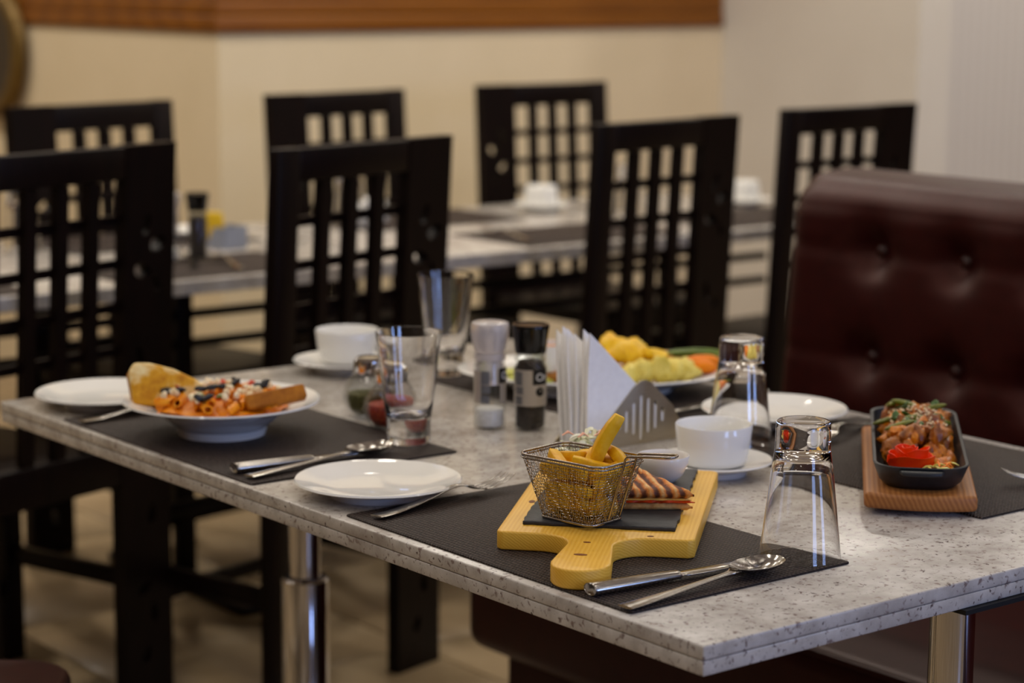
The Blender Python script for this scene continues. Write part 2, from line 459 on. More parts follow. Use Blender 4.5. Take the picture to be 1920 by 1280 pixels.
# front wall with the window opening
wf = MB()
edges_x = [FX0]
for wx in WIN_X: edges_x += [wx - .47, wx + .47]
edges_x.append(FX1)
for k in range(0, len(edges_x), 2): wf.box(edges_x[k], edges_x[k + 1], FY0 - .15, FY0, 0, CEIL)
for wx in WIN_X:
    wf.box(wx - .47, wx + .47, FY0 - .15, FY0, 0, .77); wf.box(wx - .47, wx + .47, FY0 - .15, FY0, 2.33, CEIL)
struct(wf.build('wall_front', 'dark_panel'))
for n_, wx in enumerate(WIN_X):
    wn = struct(MB().box(wx - .47, wx + .47, FY0 - .13, FY0 - .07, .77, .81).build('window_%d' % (n_ + 1), 'paint_white'))
    for a in (-.45, 0, .45): MB().box(wx + a - .02, wx + a + .02, FY0 - .13, FY0 - .07, .811, 2.289).build('mullion', 'paint_white', wn)
    MB().box(wx - .47, wx + .47, FY0 - .13, FY0 - .07, 2.29, 2.33).build('frame_rail', 'paint_white', wn)

# golden wood panelling along the cream walls
tr = struct(MB().box(WX - .016, 3.94, WY - .016, WY, 1.186, 1.235).build('trim_1', 'trim_wood', bevel=.006))
MB().box(WX - .012, 3.94, WY - .012, WY - .001, 1.2355, 1.275).build('moulding', 'trim_wood', tr, bevel=.006)
MB().box(WX - .009, 3.94, WY - .009, WY - .001, 1.2755, 1.62).build('board', 'trim_wood', tr)
tr2 = struct(MB().box(WX - .016, WX, WY + .001, FY1 - .11, 1.186, 1.235).build('trim_2', 'trim_wood', bevel=.006))
MB().box(WX - .012, WX - .001, WY + .001, FY1 - .11, 1.2355, 1.275).build('moulding', 'trim_wood', tr2, bevel=.006)
MB().box(WX - .009, WX - .001, WY + .001, FY1 - .11, 1.2755, 1.62).build('board', 'trim_wood', tr2)

# round framed mirror on the return wall
mi = thing('round_mirror', 'round dull gilt framed mirror on the cream wall at far left', 'mirror', (WX - .025, 5.52, 1.10))
prof = [(.185, -.028), (.20, -.034), (.225, -.022), (.235, .004), (.185, .004)]
mbm = MB().lathe(prof, 48, close=True); mbm.warp(lambda p: Vector((p.z, p.x, p.y))); mbm.build('frame', 'gilt', mi, smooth=50)
mbm = MB().lathe([(0, -.006), (.19, -.006), (.19, 0), (0, 0)], 48); mbm.warp(lambda p: Vector((p.z, p.x, p.y))); mbm.build('mirror_glass', 'mirror', mi, smooth=40)

# recessed ceiling lamps, some of them added only as fill light
def downlight(x, y, k=1.0, first=[None]):
    if first[0] is None:
        t = thing('downlight', 'small round recessed ceiling lamp', 'ceiling lamp', (x, y, CEIL), group='recessed ceiling lamps')
        MB().lathe([(.092, -.002), (.112, -.006), (.115, -.0005), (.092, -.0005)], 24, close=True).build('ring', 'chrome', t, smooth=40)
        MB().lathe([(0, -.0025), (.09, -.0025), (.09, -.0006), (0, -.0006)], 24).build('lens', 'lens', t)
        first[0] = t
    else:
        t = dup(first[0], (x, y, CEIL), 0)
    l = bpy.data.lights.new('downlight_beam', 'AREA'); l.shape = 'DISK'; l.size = .17
    l.spread = R(175); l.energy = LAMP_W * k; l.color = LAMP_COL
    o = bpy.data.objects.new('downlight_beam', l); COL.objects.link(o); o.parent = t; o.location = (0, 0, -.012)
for x in (-1.1, 0.05, 1.2, 2.35, 3.4):
    for y in (-0.9, 0.25, 1.4, 2.55):
        downlight(x, y, 3.4 if (y > 2 or x > 3) else 0.85)      # brighter lamps towards the walls
for x, y, k in ((-1.1, 3.75, 4), (0.05, 3.75, 4), (1.1, 3.4, 5), (1.9, 3.2, 4.0), (2.8, 3.2, 4.0),
                (0.6, 4.9, 9), (0.6, 6.0, 9), (4.6, 2.3, 9.5), (5.6, 2.3, 9.5), (4.6, 1.2, 4),  # extra lamps added out of view to brighten the side walls
                (-2.3, -2.2, 4.6), (-2.3, -0.6, 4.6), (-2.3, 1.2, 4.6), (-0.9, -2.4, 1.2), (0.6, -2.4, 1.2), (2.2, -2.4, 1.2)): downlight(x, y, k)  # unseen lamps added behind the camera as frontal fill

# ================================================================== tables
def slab_parts(t, W, L):
    MB().box(0, W, 0, L, .7355, .750).build('upper_slab', 'granite', t, bevel=.0018)
    MB().box(.0008, W - .0008, .0008, L - .0008, .7205, .7350).build('lower_slab', 'granite', t, bevel=.0012)
def pillar(t, x, y):
    p = MB().lathe([(0, .0), (.20, .0), (.20, .006), (.03, .02), (0, .02)], 40, x, y).build('base_plate', 'chrome', t, smooth=30)
    MB().lathe([(0, .02), (.037, .02), (.037, .43), (.033, .434), (0, .434)], 32, x, y).build('sleeve', 'chrome', t, smooth=30)
    MB().lathe([(0, .4345), (.0245, .4345), (.0245, .715), (0, .715)], 32, x, y).build('column', 'chrome', t, smooth=30)
    MB().box(x - .10, x + .10, y - .10, y + .10, .7152, .7202).build('mount_plate', 'rubber', t)
TW, TL = 0.925, 1.452
t1 = thing('dining_table', 'speckled granite dining table in front carrying the served food', 'table', (0, 0, 0))
slab_parts(t1, TW, TL)
pillar(t1, .46, 1.372); pillar(t1, .46, .095)
t2 = thing('dining_table', 'blurred granite table behind with salt and pepper grinders on it', 'table', (-.02, 2.385, 0), group='background tables')
slab_parts(t2, 1.43, .80)
for px_ in (.35, 1.078):
    MB().box(px_ - .020, px_ + .020, .38, .42, .02, .7195).build('post', 'espresso', t2, bevel=.003)
    MB().box(px_ - .035, px_ + .035, .10, .70, 0, .0195).build('foot', 'espresso', t2, bevel=.004)
for za, zb_ in ((.603, .622), (.538, .557)):
    MB().box(.0, .3295, .391, .409, za, zb_).build('rail', 'espresso', t2); MB().box(.3705, 1.0575, .391, .409, za, zb_).build('rail', 'espresso', t2); MB().box(1.0985, 1.43, .391, .409, za, zb_).build('rail', 'espresso', t2)
t3 = dup(t2, (1.43, 2.385, 0), 0, 'blurred granite table behind carrying an upturned white cup', 'background tables')

# placemats
def placemat(x0, x1, y0, y1, z, label, grp='woven placemats'):
    cx, cy = (x0 + x1)/2, (y0 + y1)/2
    o = MB().extrude(rrect((x1 - x0)/2, (y1 - y0)/2, .004, 3), 0, .0022).build('placemat', 'weave', bevel=.0006, seg=1)
    o.location = (cx, cy, z)
    tag(o, label, 'placemat', grp); return o
ZM = TOP + .0004
ZT = ZM + .0024       # top of a mat
placemat(.013, .318, .115, .599, ZM, 'dark brown woven placemat under the wooden paddle board')
placemat(.008, .316, .790, 1.275, ZM, 'dark brown woven placemat under the pasta bowl')
placemat(.577, .898, .155, .640, ZM, 'dark brown woven placemat under the sizzler plate')
placemat(.583, .895, .780, 1.258, ZM, 'dark brown woven placemat under the vegetable platter')
placemat(.05, .53, 2.40, 2.70, ZM, 'placemat on the back table before the leftmost near chair', 'background placemats')
placemat(.72, 1.20, 2.40, 2.70, ZM, 'placemat on the back table in front of the grinders', 'background placemats')
placemat(.85, 1.33, 2.87, 3.17, ZM, 'placemat on the back table before the far left chair', 'background placemats')
placemat(1.74, 2.22, 2.41, 2.71, ZM, 'placemat on the back table near the upturned cup', 'background placemats')
placemat(1.62, 2.10, 2.86, 3.16, ZM, 'placemat on the far side of the back table behind the middle chair', 'background placemats')
placemat(2.36, 2.84, 2.42, 2.72, ZM, 'placemat on the back table before the chair behind the sofa', 'background placemats')

# ================================================================== chairs
CW = .48
def chair_warp(p):
    z = p.z
    return Vector((p.x, p.y - (.055 * (z - .45) if z > .45 else 0), z))
def holed_board(outer, holes, y0, y1):
    bm = bmesh.new()
    def loop(pts):
        vs = [bm.verts.new((x, y0, z)) for x, z in pts]
        return [bm.edges.new((vs[i], vs[(i+1) % len(vs)])) for i in range(len(vs))]
    ed = loop(outer)
    for h in holes: ed += loop(h)
    bmesh.ops.triangle_fill(bm, edges=ed, use_beauty=True)
    ret = bmesh.ops.extrude_face_region(bm, geom=bm.faces[:])
    bmesh.ops.translate(bm, vec=(0, y1 - y0, 0), verts=[g for g in ret['geom'] if isinstance(g, bmesh.types.BMVert)])
    mb = MB(); bm.verts.index_update()
    mb.v = [tuple(v.co) for v in bm.verts]; mb.f = [tuple(v.index for v in f.verts) for f in bm.faces]
    bm.free(); return mb
def leaf(cx, cz, L, wd, ang, n=12):
    p = []
    for i in range(n):
        a = 2*PI*i/n
        x = math.cos(a) * L; y = math.sin(a) * wd * (1 - .25 * math.cos(a))
        p.append((cx + x * math.cos(ang) - y * math.sin(ang), cz + x * math.sin(ang) + y * math.cos(ang)))
    return p
def subdiv_rect(x0, x1, z0, z1, n=10):
    p = []
    for i in range(n): p.append((x0, lerp(z0, z1, i / n)))
    p.append((x0, z1))
    for i in range(n): p.append((x1, lerp(z1, z0, i / n)))
    p.append((x1, z0)); return p
def make_chair():
    t = thing('dining_chair', 'chair', 'chair', group='dark lattice-back chairs')
    H = 1.05; hw = CW / 2; xs = hw - .125
    # slim post on the left, broad pierced post on the right, both reaching the floor
    mb = MB()
    for z0, z1 in ((0, .45), (.4501, .75), (.7501, 1.05)): mb.box(-hw, -hw + .056, -.014, .014, z0, z1)
    mb = MB().add([(x, y, z) for z in (0, .45, .75, H) for x, y in ((-hw, -.014), (-hw + .056, -.014), (-hw + .056, .014), (-hw, .014))],
                  [(0,3,2,1), (12,13,14,15)] + [(k*4+i, k*4+(i+1) % 4, k*4+4+(i+1) % 4, k*4+4+i) for k in range(3) for i in range(4)])
    mb.warp(chair_warp).build('back_post', 'espresso', t, bevel=.003)
    cx = hw - .060
    holes = [leaf(cx - .012, .905, .022, .009, 1.25), leaf(cx + .018, .868, .021, .013, .4), leaf(cx - .02, .82, .022, .013, -.25),
             leaf(cx + .014, .795, .017, .007, 1.9), leaf(cx - .022, .66, .022, .008, 1.8), leaf(cx + .012, .63, .016, .008, .8),
             leaf(cx + .012, .36, .02, .010, 1.4), leaf(cx - .01, .22, .020, .011, .6), leaf(cx + .012, .17, .02, .009, 1.7), leaf(cx - .008, .09, .018, .009, 1.2)]
    mb = holed_board(subdiv_rect(xs, hw, 0, H, 14), holes, -.014, .014)
    mb.warp(chair_warp).build('broad_post', 'espresso', t)
    x0 = -hw + .0565; x1 = xs - .0005
    MB().box(x0, x1, -.013, .013, .988, H - .001).warp(chair_warp).build('top_rail', 'espresso', t, bevel=.003)
    MB().box(x0, x1, -.013, .013, .425, .500).warp(chair_warp).build('bottom_rail', 'espresso', t, bevel=.003)
    pitch = (x1 - x0) / 4.0
    bw = .025
    for k in range(1, 4):
        xc = x0 + k * pitch
        MB().box(xc - bw/2, xc + bw/2, -.010, .010,   .501, .987).warp(chair_warp).build('upright_slat', 'espresso', t)
    for zc in (.914, .834, .754, .674):
        MB().box(x0, x1, .0002, .0095, zc - .009, zc + .009).warp(lambda p: chair_warp(p) + Vector((0, .010, 0))).build('cross_slat', 'espresso', t)
    MB().extrude(rrect(hw - .012, .205, .02, 4, 0, .235), .425, .468).build('seat', 'espresso', t, bevel=.008, seg=3)
    for sx in (-1, 1):
        MB().box(sx*(hw - .035) - .022, sx*(hw - .035) + .022, .375, .42, 0, .4245).build('front_leg', 'espresso', t, bevel=.003)
        MB().box(sx*(hw - .035) - .010, sx*(hw - .035) + .010, .0145, .3745, .20, .235).build('side_stretcher', 'espresso', t, bevel=.002)
    for z in (.13, .29):
        MB().box(-hw + .058, hw - .058, .388, .408, z, z + .028).build('front_stretcher', 'espresso', t, bevel=.002)
    MB().box(-hw + .01, hw - .01, .392, .412, .37, .4245).build('apron', 'espresso', t)
    return t
ch = make_chair()
chairs = [  # centre of the top edge, yaw, faces away (1) or towards us (-1)
    (.440, 2.060, 17, 1, 'dark lattice-back chair cut by the left edge, nearest row'),
    (.957, 1.925, 14, 1, 'dark lattice-back chair behind the tumblers, back turned to us'),
    (1.870, 2.100, 9, 1, 'dark lattice-back chair behind the napkin holder and platter'),
    (2.585, 2.235, 3, 1, 'dark lattice-back chair half hidden behind the maroon sofa'),
    (1.108, 3.275, 11, -1, 'dark lattice-back chair in the far row at left, facing us'),
    (1.892, 3.41, 9, -1, 'dark lattice-back chair in the far row beside the wall corner, second from left'),
    (2.655, 3.49, 2, -1, 'dark lattice-back chair in the far row behind the upturned white cup'),
]
for i, (x, y, a, s_, lb) in enumerate(chairs):
    rz = R(a) if s_ > 0 else R(a) + PI
    off = Vector((-math.sin(R(a)), math.cos(R(a)))) * .033 * s_
    loc = (x + off.x, y + off.y, 0)
    if i == 0:
        ch.location = loc; ch.rotation_euler = (0, 0, rz); ch['label'] = lb
    else:
        dup(ch, loc, rz, lb)

# ================================================================== maroon sofa
def sofa():
    t = thing('sofa', 'tufted maroon leather sofa along the far side of the front table', 'sofa', (0, 0, 0))
    Y0, Y1 = -1.1, 1.29
    btn_y = [1.10 - .182 * k for k in range(12)]
    rows = [.895, .715, .56]
    def xf(z): return 1.375 + .045 * (z - .46) / .54      # reclined front face
    ny, nz = 170, 60
    def surf(y, z):
        x = xf(z)
        # edge roll at the end and the top
        e = max(0, 1 - (Y1 - y) / .04); x += .022 * e ** 2.4
        e = max(0, 1 - (1.0 - z) / .05); x += .03 * e ** 2.4
        d = 0
        for r_, zb in enumerate(rows):
            for yb in btn_y:
                dy = (y - yb); dz = (z - zb)
                if abs(dy) < .12 and abs(dz) < .12:
                    q = dy*dy + dz*dz
                    d += .028 * math.exp(-q / .0014) + .012 * math.exp(-q / .006)
                if abs(dy) < .03 and (r_ == 0 and 0 < dz < .085):
                    d += .004 * math.exp(-dy*dy / .00004) * (1 - dz / .085)
            d += .0035 * math.exp(-((z - zb) / .012) ** 2)
        d += .006 * math.exp(-((z - .965) / .006) ** 2)
        return x + d
    mb = MB(); v = []; f = []
    for j in range(nz + 1):
        z = .40 + (1.0 - .40) * j / nz
        for i in range(ny + 1):
            y = Y0 + (Y1 - Y0) * i / ny
            v.append((surf(y, z), y, z))
    for j in range(nz):
        for i in range(ny):
            a = j*(ny+1) + i
            f.append((a, a+1, a+ny+2, a+ny+1))
    # top roll, rear and end
    nb = 10
    def arc(y, k):
        s_ = surf(y, 1.0); a = PI * k / nb
        xm = (s_ + 1.66) / 2; hw_ = (1.66 - s_) / 2
        return (xm - hw_ * math.cos(a), y, 1.0 + .018 * math.sin(a))
    o0 = len(v)
    for k in range(nb + 1):
        for i in range(ny + 1): v.append(arc(Y0 + (Y1 - Y0) * i / ny, k))
    for k in range(nb):
        for i in range(ny):
            a = o0 + k*(ny+1) + i; f.append((a, a+1, a+ny+2, a+ny+1))
    mb.add(v, f)
    xe = surf(Y1, 1.0)
    # end face
    e0 = len(mb.v); ev = []
    for j in range(nz + 1):
        z = .40 + .60 * j / nz; ev.append((surf(Y1, z), Y1, z))
    for k in range(1, nb + 1): ev.append(arc(Y1, k))
    ev.append((1.66, Y1, .40))
    mb.add(ev, [tuple(range(len(ev)))])
    mb.add([(1.66, Y0, .4), (1.66, Y1, .4), (1.66, Y1, 1.0), (1.66, Y0, 1.0)], [(0, 1, 2, 3)])
    mb.add([(1.375, Y0, .4), (1.66, Y0, .4), (1.66, Y1, .4), (1.375, Y1, .4)], [(0, 1, 2, 3)])
    mb.build('back_cushion', 'leather', t, smooth=55)
    bm_me = None
    for r_, zb in enumerate(rows[:2]):
        for yb in btn_y[:8]:
            b = MB().lathe([(0, .008), (.008, .0068), (.012, .003), (.013, 0), (.012, -.003), (0, -.004)], 14)
            b.warp(lambda p: Vector((-p.z, p.x, p.y)))
            o = b.build('button', 'button', t, smooth=60)
            o.location = (surf(yb, zb) - .004, yb, zb)
    MB().extrude(rrect((1.365 - .745)/2, (Y1 + .06 - Y0)/2, .04, 5, (1.365 + .745)/2, (Y1 + .06 + Y0)/2), .275, .46).build('seat_cushion', 'leather', t, bevel=.03, seg=4)
    pts = [(.752, y, .452) for y in (Y0 + .05, 0, Y1 - .02)]
    MB().tube([(.757, Y0 + .05, .4535), (.757, Y1 - .02, .4535)], .005, 8).build('piping', 'leather', t, smooth=60)
    MB().box(.80, 1.66, Y0, Y1 + .01, .06, .274).build('base', 'leather', t, bevel=.012, seg=3)
    for x in (.85, 1.6):
        for y in (Y0 + .1, Y1 - .1):
            MB().box(x - .03, x + .03, y - .03, y + .03, 0, .0595).build('foot', 'espresso', t)
    return t
sofa()

# maroon stool at the lower left
st = thing('stool', 'maroon leather stool cut off by the lower left corner', 'stool', (-.285, 1.15, 0), R(-38.5))
MB().extrude(rrect(.19, .17, .075, 6), .385, .45).build('seat', 'leather', st, bevel=.012, seg=3)
for sx in (-1, 1):
    for sy in (-1, 1):
        MB().box(sx*.14 - .018, sx*.14 + .018, sy*.12 - .018, sy*.12 + .018, 0, .3848).build('leg', 'espresso', st, bevel=.002)

# ================================================================== crockery
def plate_profile(r, rim_h, foot, t=.0035):
    return [(0, .006), (foot * .95, .006), (foot * 1.10, .008), (r * .80, rim_h * .72), (r - .002, rim_h), (r, rim_h + .0012), (r - .0015, rim_h + .0032),
            (r * .80, rim_h * .72 + t + .001), (foot * 1.12, .0125), (foot * .9, .0105), (0, .0105)][::-1]
def foot_ring(mb, foot, h=.006):
    return mb.lathe([(foot - .004, 0), (foot, 0), (foot + .002, h + .001), (foot - .006, h + .001)], 48, close=True)
def side_plate(x, y, z, r, label, name='side_plate', grp='white side plates'):
    mb = MB().lathe(plate_profile(r, .0175, r * .58), 72)
    t = thing(name, label, 'plate', (x, y, z), group=grp)
    mb.build('dish', 'porcelain', t, smooth=60)
    foot_ring(MB(), r * .58).build('foot_ring', 'porcelain', t, smooth=40)
    return t
side_plate(.103, .663, TOP + .0003, .0985, 'empty white side plate between the two front placemats')
side_plate(.108, 1.340, TOP + .0003, .0985, 'empty white side plate behind the pasta bowl at table corner')
side_plate(.776, .682, ZT, .100, 'empty white side plate beside the sofa behind the upturned tumblers')

def cup(x, y, z, r, h, label, up=True, grp='white handleless cups'):
    p = [(0, 0), (r * .74, 0), (r * .84, .0025), (r * .885, .009), (r * .955, h * .55), (r, h - .0005), (r - .001, h + .0008), (r - .003, h - .0005),
         (r * .955 - .004, h * .55), (r * .84, .013), (r * .75, .007), (0, .006)]
    o = MB().lathe(p, 64).build('cup', 'porcelain', smooth=60)
    o.location = (x, y, z)
    if not up: o.rotation_euler = (PI, 0, 0); o.location.z = z + h
    tag(o, label, 'cup', grp); return o
def saucer(x, y, z, r, label, grp='white saucers'):
    t = thing('saucer', label, 'saucer', (x, y, z), group=grp)
    MB().lathe(plate_profile(r, .0165, r * .55), 64).build('dish', 'porcelain', t, smooth=60)
    foot_ring(MB(), r * .55).build('foot_ring', 'porcelain', t, smooth=40)
    return t
saucer(.497, .507, TOP + .0003, .0715, 'white saucer under the cup beside the sauce bowl')
cup(.499, .512, TOP + .0112, .0475, .050, 'white porcelain cup right of the napkin holder')
saucer(.530, 1.365, TOP + .0003, .078, 'white saucer under the cup at the far left table end')
cup(.545, 1.378, TOP + .0112, .049, .050, 'white porcelain cup behind the spice shakers')
saucer(2.254, 3.00, TOP + .0003, .072, 'blurred saucer under the upturned cup on back table', 'background saucers')
cup(2.254, 3.00, TOP + .0185, .046, .050, 'blurred white cup upturned on its saucer on back table', False, 'background cups')
saucer(2.79, 2.80, TOP + .0003, .075, 'blurred saucer between the two right chairs', 'background saucers')
cup(2.79, 2.80, TOP + .0185, .046, .050, 'blurred white cup between the two right chairs', False, 'background cups')
saucer(1.20, 3.02, ZT, .075, 'blurred saucer by the left grinders', 'background saucers')
cup(1.755, 3.06, TOP + .003, .046, .055, 'blurred white cup seen through the middle chair back', False, 'background cups')

# tumblers: thick-bottomed conical glasses
def tumbler(x, y, z, up, label, k=1.0, grp='clear conical tumblers'):
    h = .146 * k
    p = [(0, .0012), (.022, .0006), (.0265, .0012), (.0283, .004), (.0287, .010), (.0289, .031), (.0298, .037), (.0325, .055), (.0428, h - .002), (.0432, h), (.0424, h + .0003), (.0417, h - .002),
         (.0310, .058), (.0275, .042), (.0235, .0365), (.014, .0335), (0, .033)]
    o = MB().lathe(p, 72).build('tumbler', 'glass', smooth=70)
    o.location = (x, y, z)
    if not up: o.rotation_euler = (PI, 0, 0); o.location.z = z + h + .0004
    tag(o, label, 'glass', grp); return o
tumbler(.291, .162, ZT, False, 'clear tumbler upturned at the front right, nearest glass')
tumbler(.615, .585, ZT + .0002, False, 'clear tumbler upturned behind the white cup, before the sofa')
tumbler(.294, .867, ZT, True, 'upright clear tumbler beside the spoon on the pasta placemat')
tumbler(.629, 1.236, ZT, True, 'upright clear tumbler farther back, behind the salt grinder', 1.05)
for (x, y, lb) in ((1.62, 2.95, 'blurred upturned tumbler seen through the middle chair back'), (.78, 2.98, 'blurred upturned tumbler seen through the left chair back'),
                   (2.22, 2.62, 'blurred upturned tumbler seen through the right chair back')):
    tumbler(x, y, ZT, False, lb, grp='background tumblers')

# pasta bowl: wide rim soup plate
pb = thing('pasta_bowl', 'white wide-rimmed bowl of pasta on the left placemat', 'bowl', (.131, 1.062, ZT))
p = [(0, .008), (.050, .008), (.060, .011), (.083, .030), (.092, .0345), (.127, .0445), (.1295, .0455), (.1285, .0478), (.126, .0475), (.092, .0385), (.082, .034), (.058, .0155), (.05, .0125), (0, .0125)]
MB().lathe(p, 80).build('dish', 'porcelain', pb, smooth=60)
MB().lathe([(.052, 0), (.057, 0), (.060, .0105), (.048, .0095)], 64, close=True).build('foot_ring', 'porcelain', pb, smooth=40)

# ================================================================== food helpers
def lump(name, m, size, seed, rough=.35, squash=(1, 1, 1), sub=2):
    bm = bmesh.new()
    bmesh.ops.create_icosphere(bm, subdivisions=sub, radius=1)
    for v in bm.verts:
        d = noise.noise(v.co * 1.6 + Vector((seed * 7.3, seed * 3.1, 0))) * rough + noise.noise(v.co * 4 + Vector((seed, 0, seed))) * rough * .4
        v.co = v.co * (1 + d)
        v.co = Vector((v.co.x * size * squash[0], v.co.y * size * squash[1], v.co.z * size * squash[2]))
    mb = MB(); bm.verts.index_update()
    mb.v = [tuple(v.co) for v in bm.verts]; mb.f = [tuple(v.index for v in f.verts) for f in bm.faces]; bm.free()
    return mb
def inst(src, name, loc, rot, label, cat, group, scale=None):
    o = bpy.data.objects.new(name, src.data if hasattr(src, 'data') else src)
    COL.objects.link(o); o.location = loc; o.rotation_euler = rot
    if scale: o.scale = scale
    return tag(o, label, cat, group)
def finish(mb, name, m, smooth=60):
    me = mb.mesh(name); me.materials.append(M[m])
    me.polygons.foreach_set('use_smooth', [True] * len(me.polygons)); me.set_sharp_from_angle(angle=R(smooth))
    return me

# ---- pasta
px, py, pz = .131, 1.062, ZT
sb = MB().lathe([(0, .046), (.03, .0455), (.055, .044), (.080, .041), (.088, .0385), (.080, .0335), (.057, .0160), (.045, .0132), (0, .0130)], 40)
sb.warp(lambda p: p + Vector((0, 0, .006 * noise.noise(p * 60) if p.z > .03 else 0)))
o = sb.build('pasta_sauce', 'tomato_sauce', smooth=60); o.location = (px, py, pz); tag(o, 'tomato sauce filling the pasta bowl', 'sauce')
penne_me = []
for k in range(3):
    n = 14; mb = MB(); L = .021; r0 = .0056
    a = [(r0, -1), (r0, 1)]
    v = []
    for s_, rr in ((-1, r0), (1, r0), (1, r0 * .7), (-1, r0 * .7)):
        for i in range(n):
            t_ = 2*PI*i/n
            v.append((s_ * L * .5 + .0045 * math.cos(t_) * (1), rr * math.cos(t_), rr * math.sin(t_) + .0015 * k * (1 if s_ > 0 else -1) * .3))
    f = [((q*n) + i, (q*n) + (i+1) % n, ((q+1) % 4)*n + (i+1) % n, ((q+1) % 4)*n + i) for q in range(4) for i in range(n)]
    mb.add(v, f); penne_me.append(finish(mb, 'penne', 'penne', 50))
rnd = random.Random(3)
def in_disc(rmax, rn):
    r_ = rmax * math.sqrt(rn.random()); a = rn.random() * 2 * PI
    return r_ * math.cos(a), r_ * math.sin(a), r_
for k in range(60):
    dx, dy, r_ = in_disc(.085, rnd)
    z = .046 + .010 * (1 - (r_ / .09) ** 2) * rnd.random() + .001
    inst(penne_me[k % 3], 'penne', (px + dx, py + dy, pz + z), (rnd.uniform(-.4, .4), rnd.uniform(-.4, .4), rnd.uniform(0, 6.28)), 'orange sauced penne tube in the pasta bowl', 'pasta', 'penne in the pasta bowl')
feta_me = [finish(lump('feta', 'feta', .0062, k, .5, (1, .8, .7)), 'cheese_crumble', 'feta') for k in range(4)]
for k in range(34):
    dx, dy, r_ = in_disc(.080, rnd)
    inst(feta_me[k % 4], 'cheese_crumble', (px + dx, py + dy, pz + .056 + .006 * (1 - (r_ / .085) ** 2)), (rnd.random()*6, rnd.random()*6, rnd.random()*6), 'white cheese crumble scattered over the pasta', 'cheese', 'cheese crumbles on the pasta')
ol = finish(lump('ol', 'olive', .0075, 44, .35, (1.25, .8, .45)), 'olive_slice', 'olive')
for k in range(12):
    dx, dy, r_ = in_disc(.078, rnd)
    inst(ol, 'olive_slice', (px + dx, py + dy, pz + .060 + .004 * (1 - (r_/.08)**2)), (rnd.uniform(-.9, .9), rnd.uniform(-.9, .9), 0), 'black olive slice on the pasta', 'olive', 'olive slices on the pasta')
rp = finish(lump('rp', 'red_pepper', .0085, 5, .4, (1.2, .55, .35)), 'tomato_piece', 'red_pepper')
for k in range(9):
    dx, dy, r_ = in_disc(.080, rnd)
    inst(rp, 'tomato_piece', (px + dx, py + dy, pz + .057), (rnd.uniform(-1, 1), rnd.uniform(-1, 1), rnd.random()*6), 'red tomato piece on the pasta', 'tomato', 'tomato pieces on the pasta')
gp = finish(lump('gp', 'green_pepper', .009, 9, .3, (1.1, .6, .3)), 'pepper_piece', 'green_pepper')
for dx, dy in ((-.03, -.045), (.012, .005), (-.045, -.02), (.03, -.03)):
    inst(gp, 'pepper_piece', (px + dx, py + dy, pz + .060), (rnd.uniform(-.6, .6), rnd.uniform(-.6, .6), rnd.random()*6), 'green pepper piece on the pasta', 'pepper', 'green pepper pieces on the pasta')

# camera-facing horizontal unit vectors used to lay out leaning pieces
rx, ry = .783, -.622       # to the right as seen by the photographer
fx, fy = .622, .783        # away from the photographer
def off(c, r_, a_): return (c[0] + rx * r_ + fx * a_, c[1] + ry * r_ + fy * a_)
def slab_poly(poly, thick, name, m_face, m_edge, label, cat, loc, rot, bev=.003, group=None):
    t = thing(name, label, cat, loc, 0, group); t.rotation_euler = rot
    mb = MB().extrude(poly, -thick / 2, thick / 2)
    o = mb.build('slice', m_face, t, bevel=bev, seg=2)
    return t, o
# big garlic toast leaning on the left of the bowl: stands facing the camera
toast = [(-.042, -.024), (.040, -.028), (.052, -.018), (.030, .004), (.004, .018), (-.022, .026), (-.040, .027), (-.047, .016)]
g = thing('garlic_toast', 'golden garlic toast slice leaning in the left of the pasta bowl', 'toast', (*off((px, py), -.068, .004), pz + .063), R(-38.5 + 14)); g.scale = (1.16, 1.16, 1.16)
o = MB().extrude(toast, -.009, .009).build('slice', 'garlic_toast', g, bevel=.004, seg=3); o.rotation_euler = (R(62), 0, 0)
o2 = MB().extrude([(x * 1.02, y * 1.02 + .0008) for x, y in toast], -.0125, -.0092).build('crust', 'crust', g, bevel=.0012, seg=1); o2.rotation_euler = (R(62), 0, 0)
g = thing('bread_stick', 'brown toasted bread stick lying over the right rim of the pasta bowl', 'toast', (*off((px, py), .076, -.046), pz + .057), R(-38.5 + 20))
o = MB().extrude(rrect(.040, .010, .004, 3), -.008, .008).build('stick', 'crust', g, bevel=.003, seg=2); o.rotation_euler = (R(55), R(-8), 0)

# ================================================================== cutlery
def strip(stations, n=8, sub=5, nose=True):
    st = cat_interp(stations, sub); mb = MB(); v = []; f = []
    for (x, hw, z, dish, th) in st:
        hw = max(hw, .0003)
        for k in range(n + 1):
            u = -1 + 2 * k / n
            zz = z - dish * (1 - u * u)
            v.append((x, u * hw, zz + th * .5 * math.sqrt(max(0, 1 - u * u * .96))))
        for k in range(n + 1):
            u = 1 - 2 * k / n
            zz = z - dish * (1 - u * u)
            v.append((x, u * hw, zz - th * .5 * math.sqrt(max(0, 1 - u * u * .96))))
    w_ = 2 * (n + 1)
    for i in range(len(st) - 1):
        for k in range(w_):
            f.append((i*w_ + k, i*w_ + (k+1) % w_, (i+1)*w_ + (k+1) % w_, (i+1)*w_ + k))
    f.append(tuple(range(w_ - 1, -1, -1))); f.append(tuple((len(st)-1)*w_ + k for k in range(w_)))
    return mb.add(v, f)
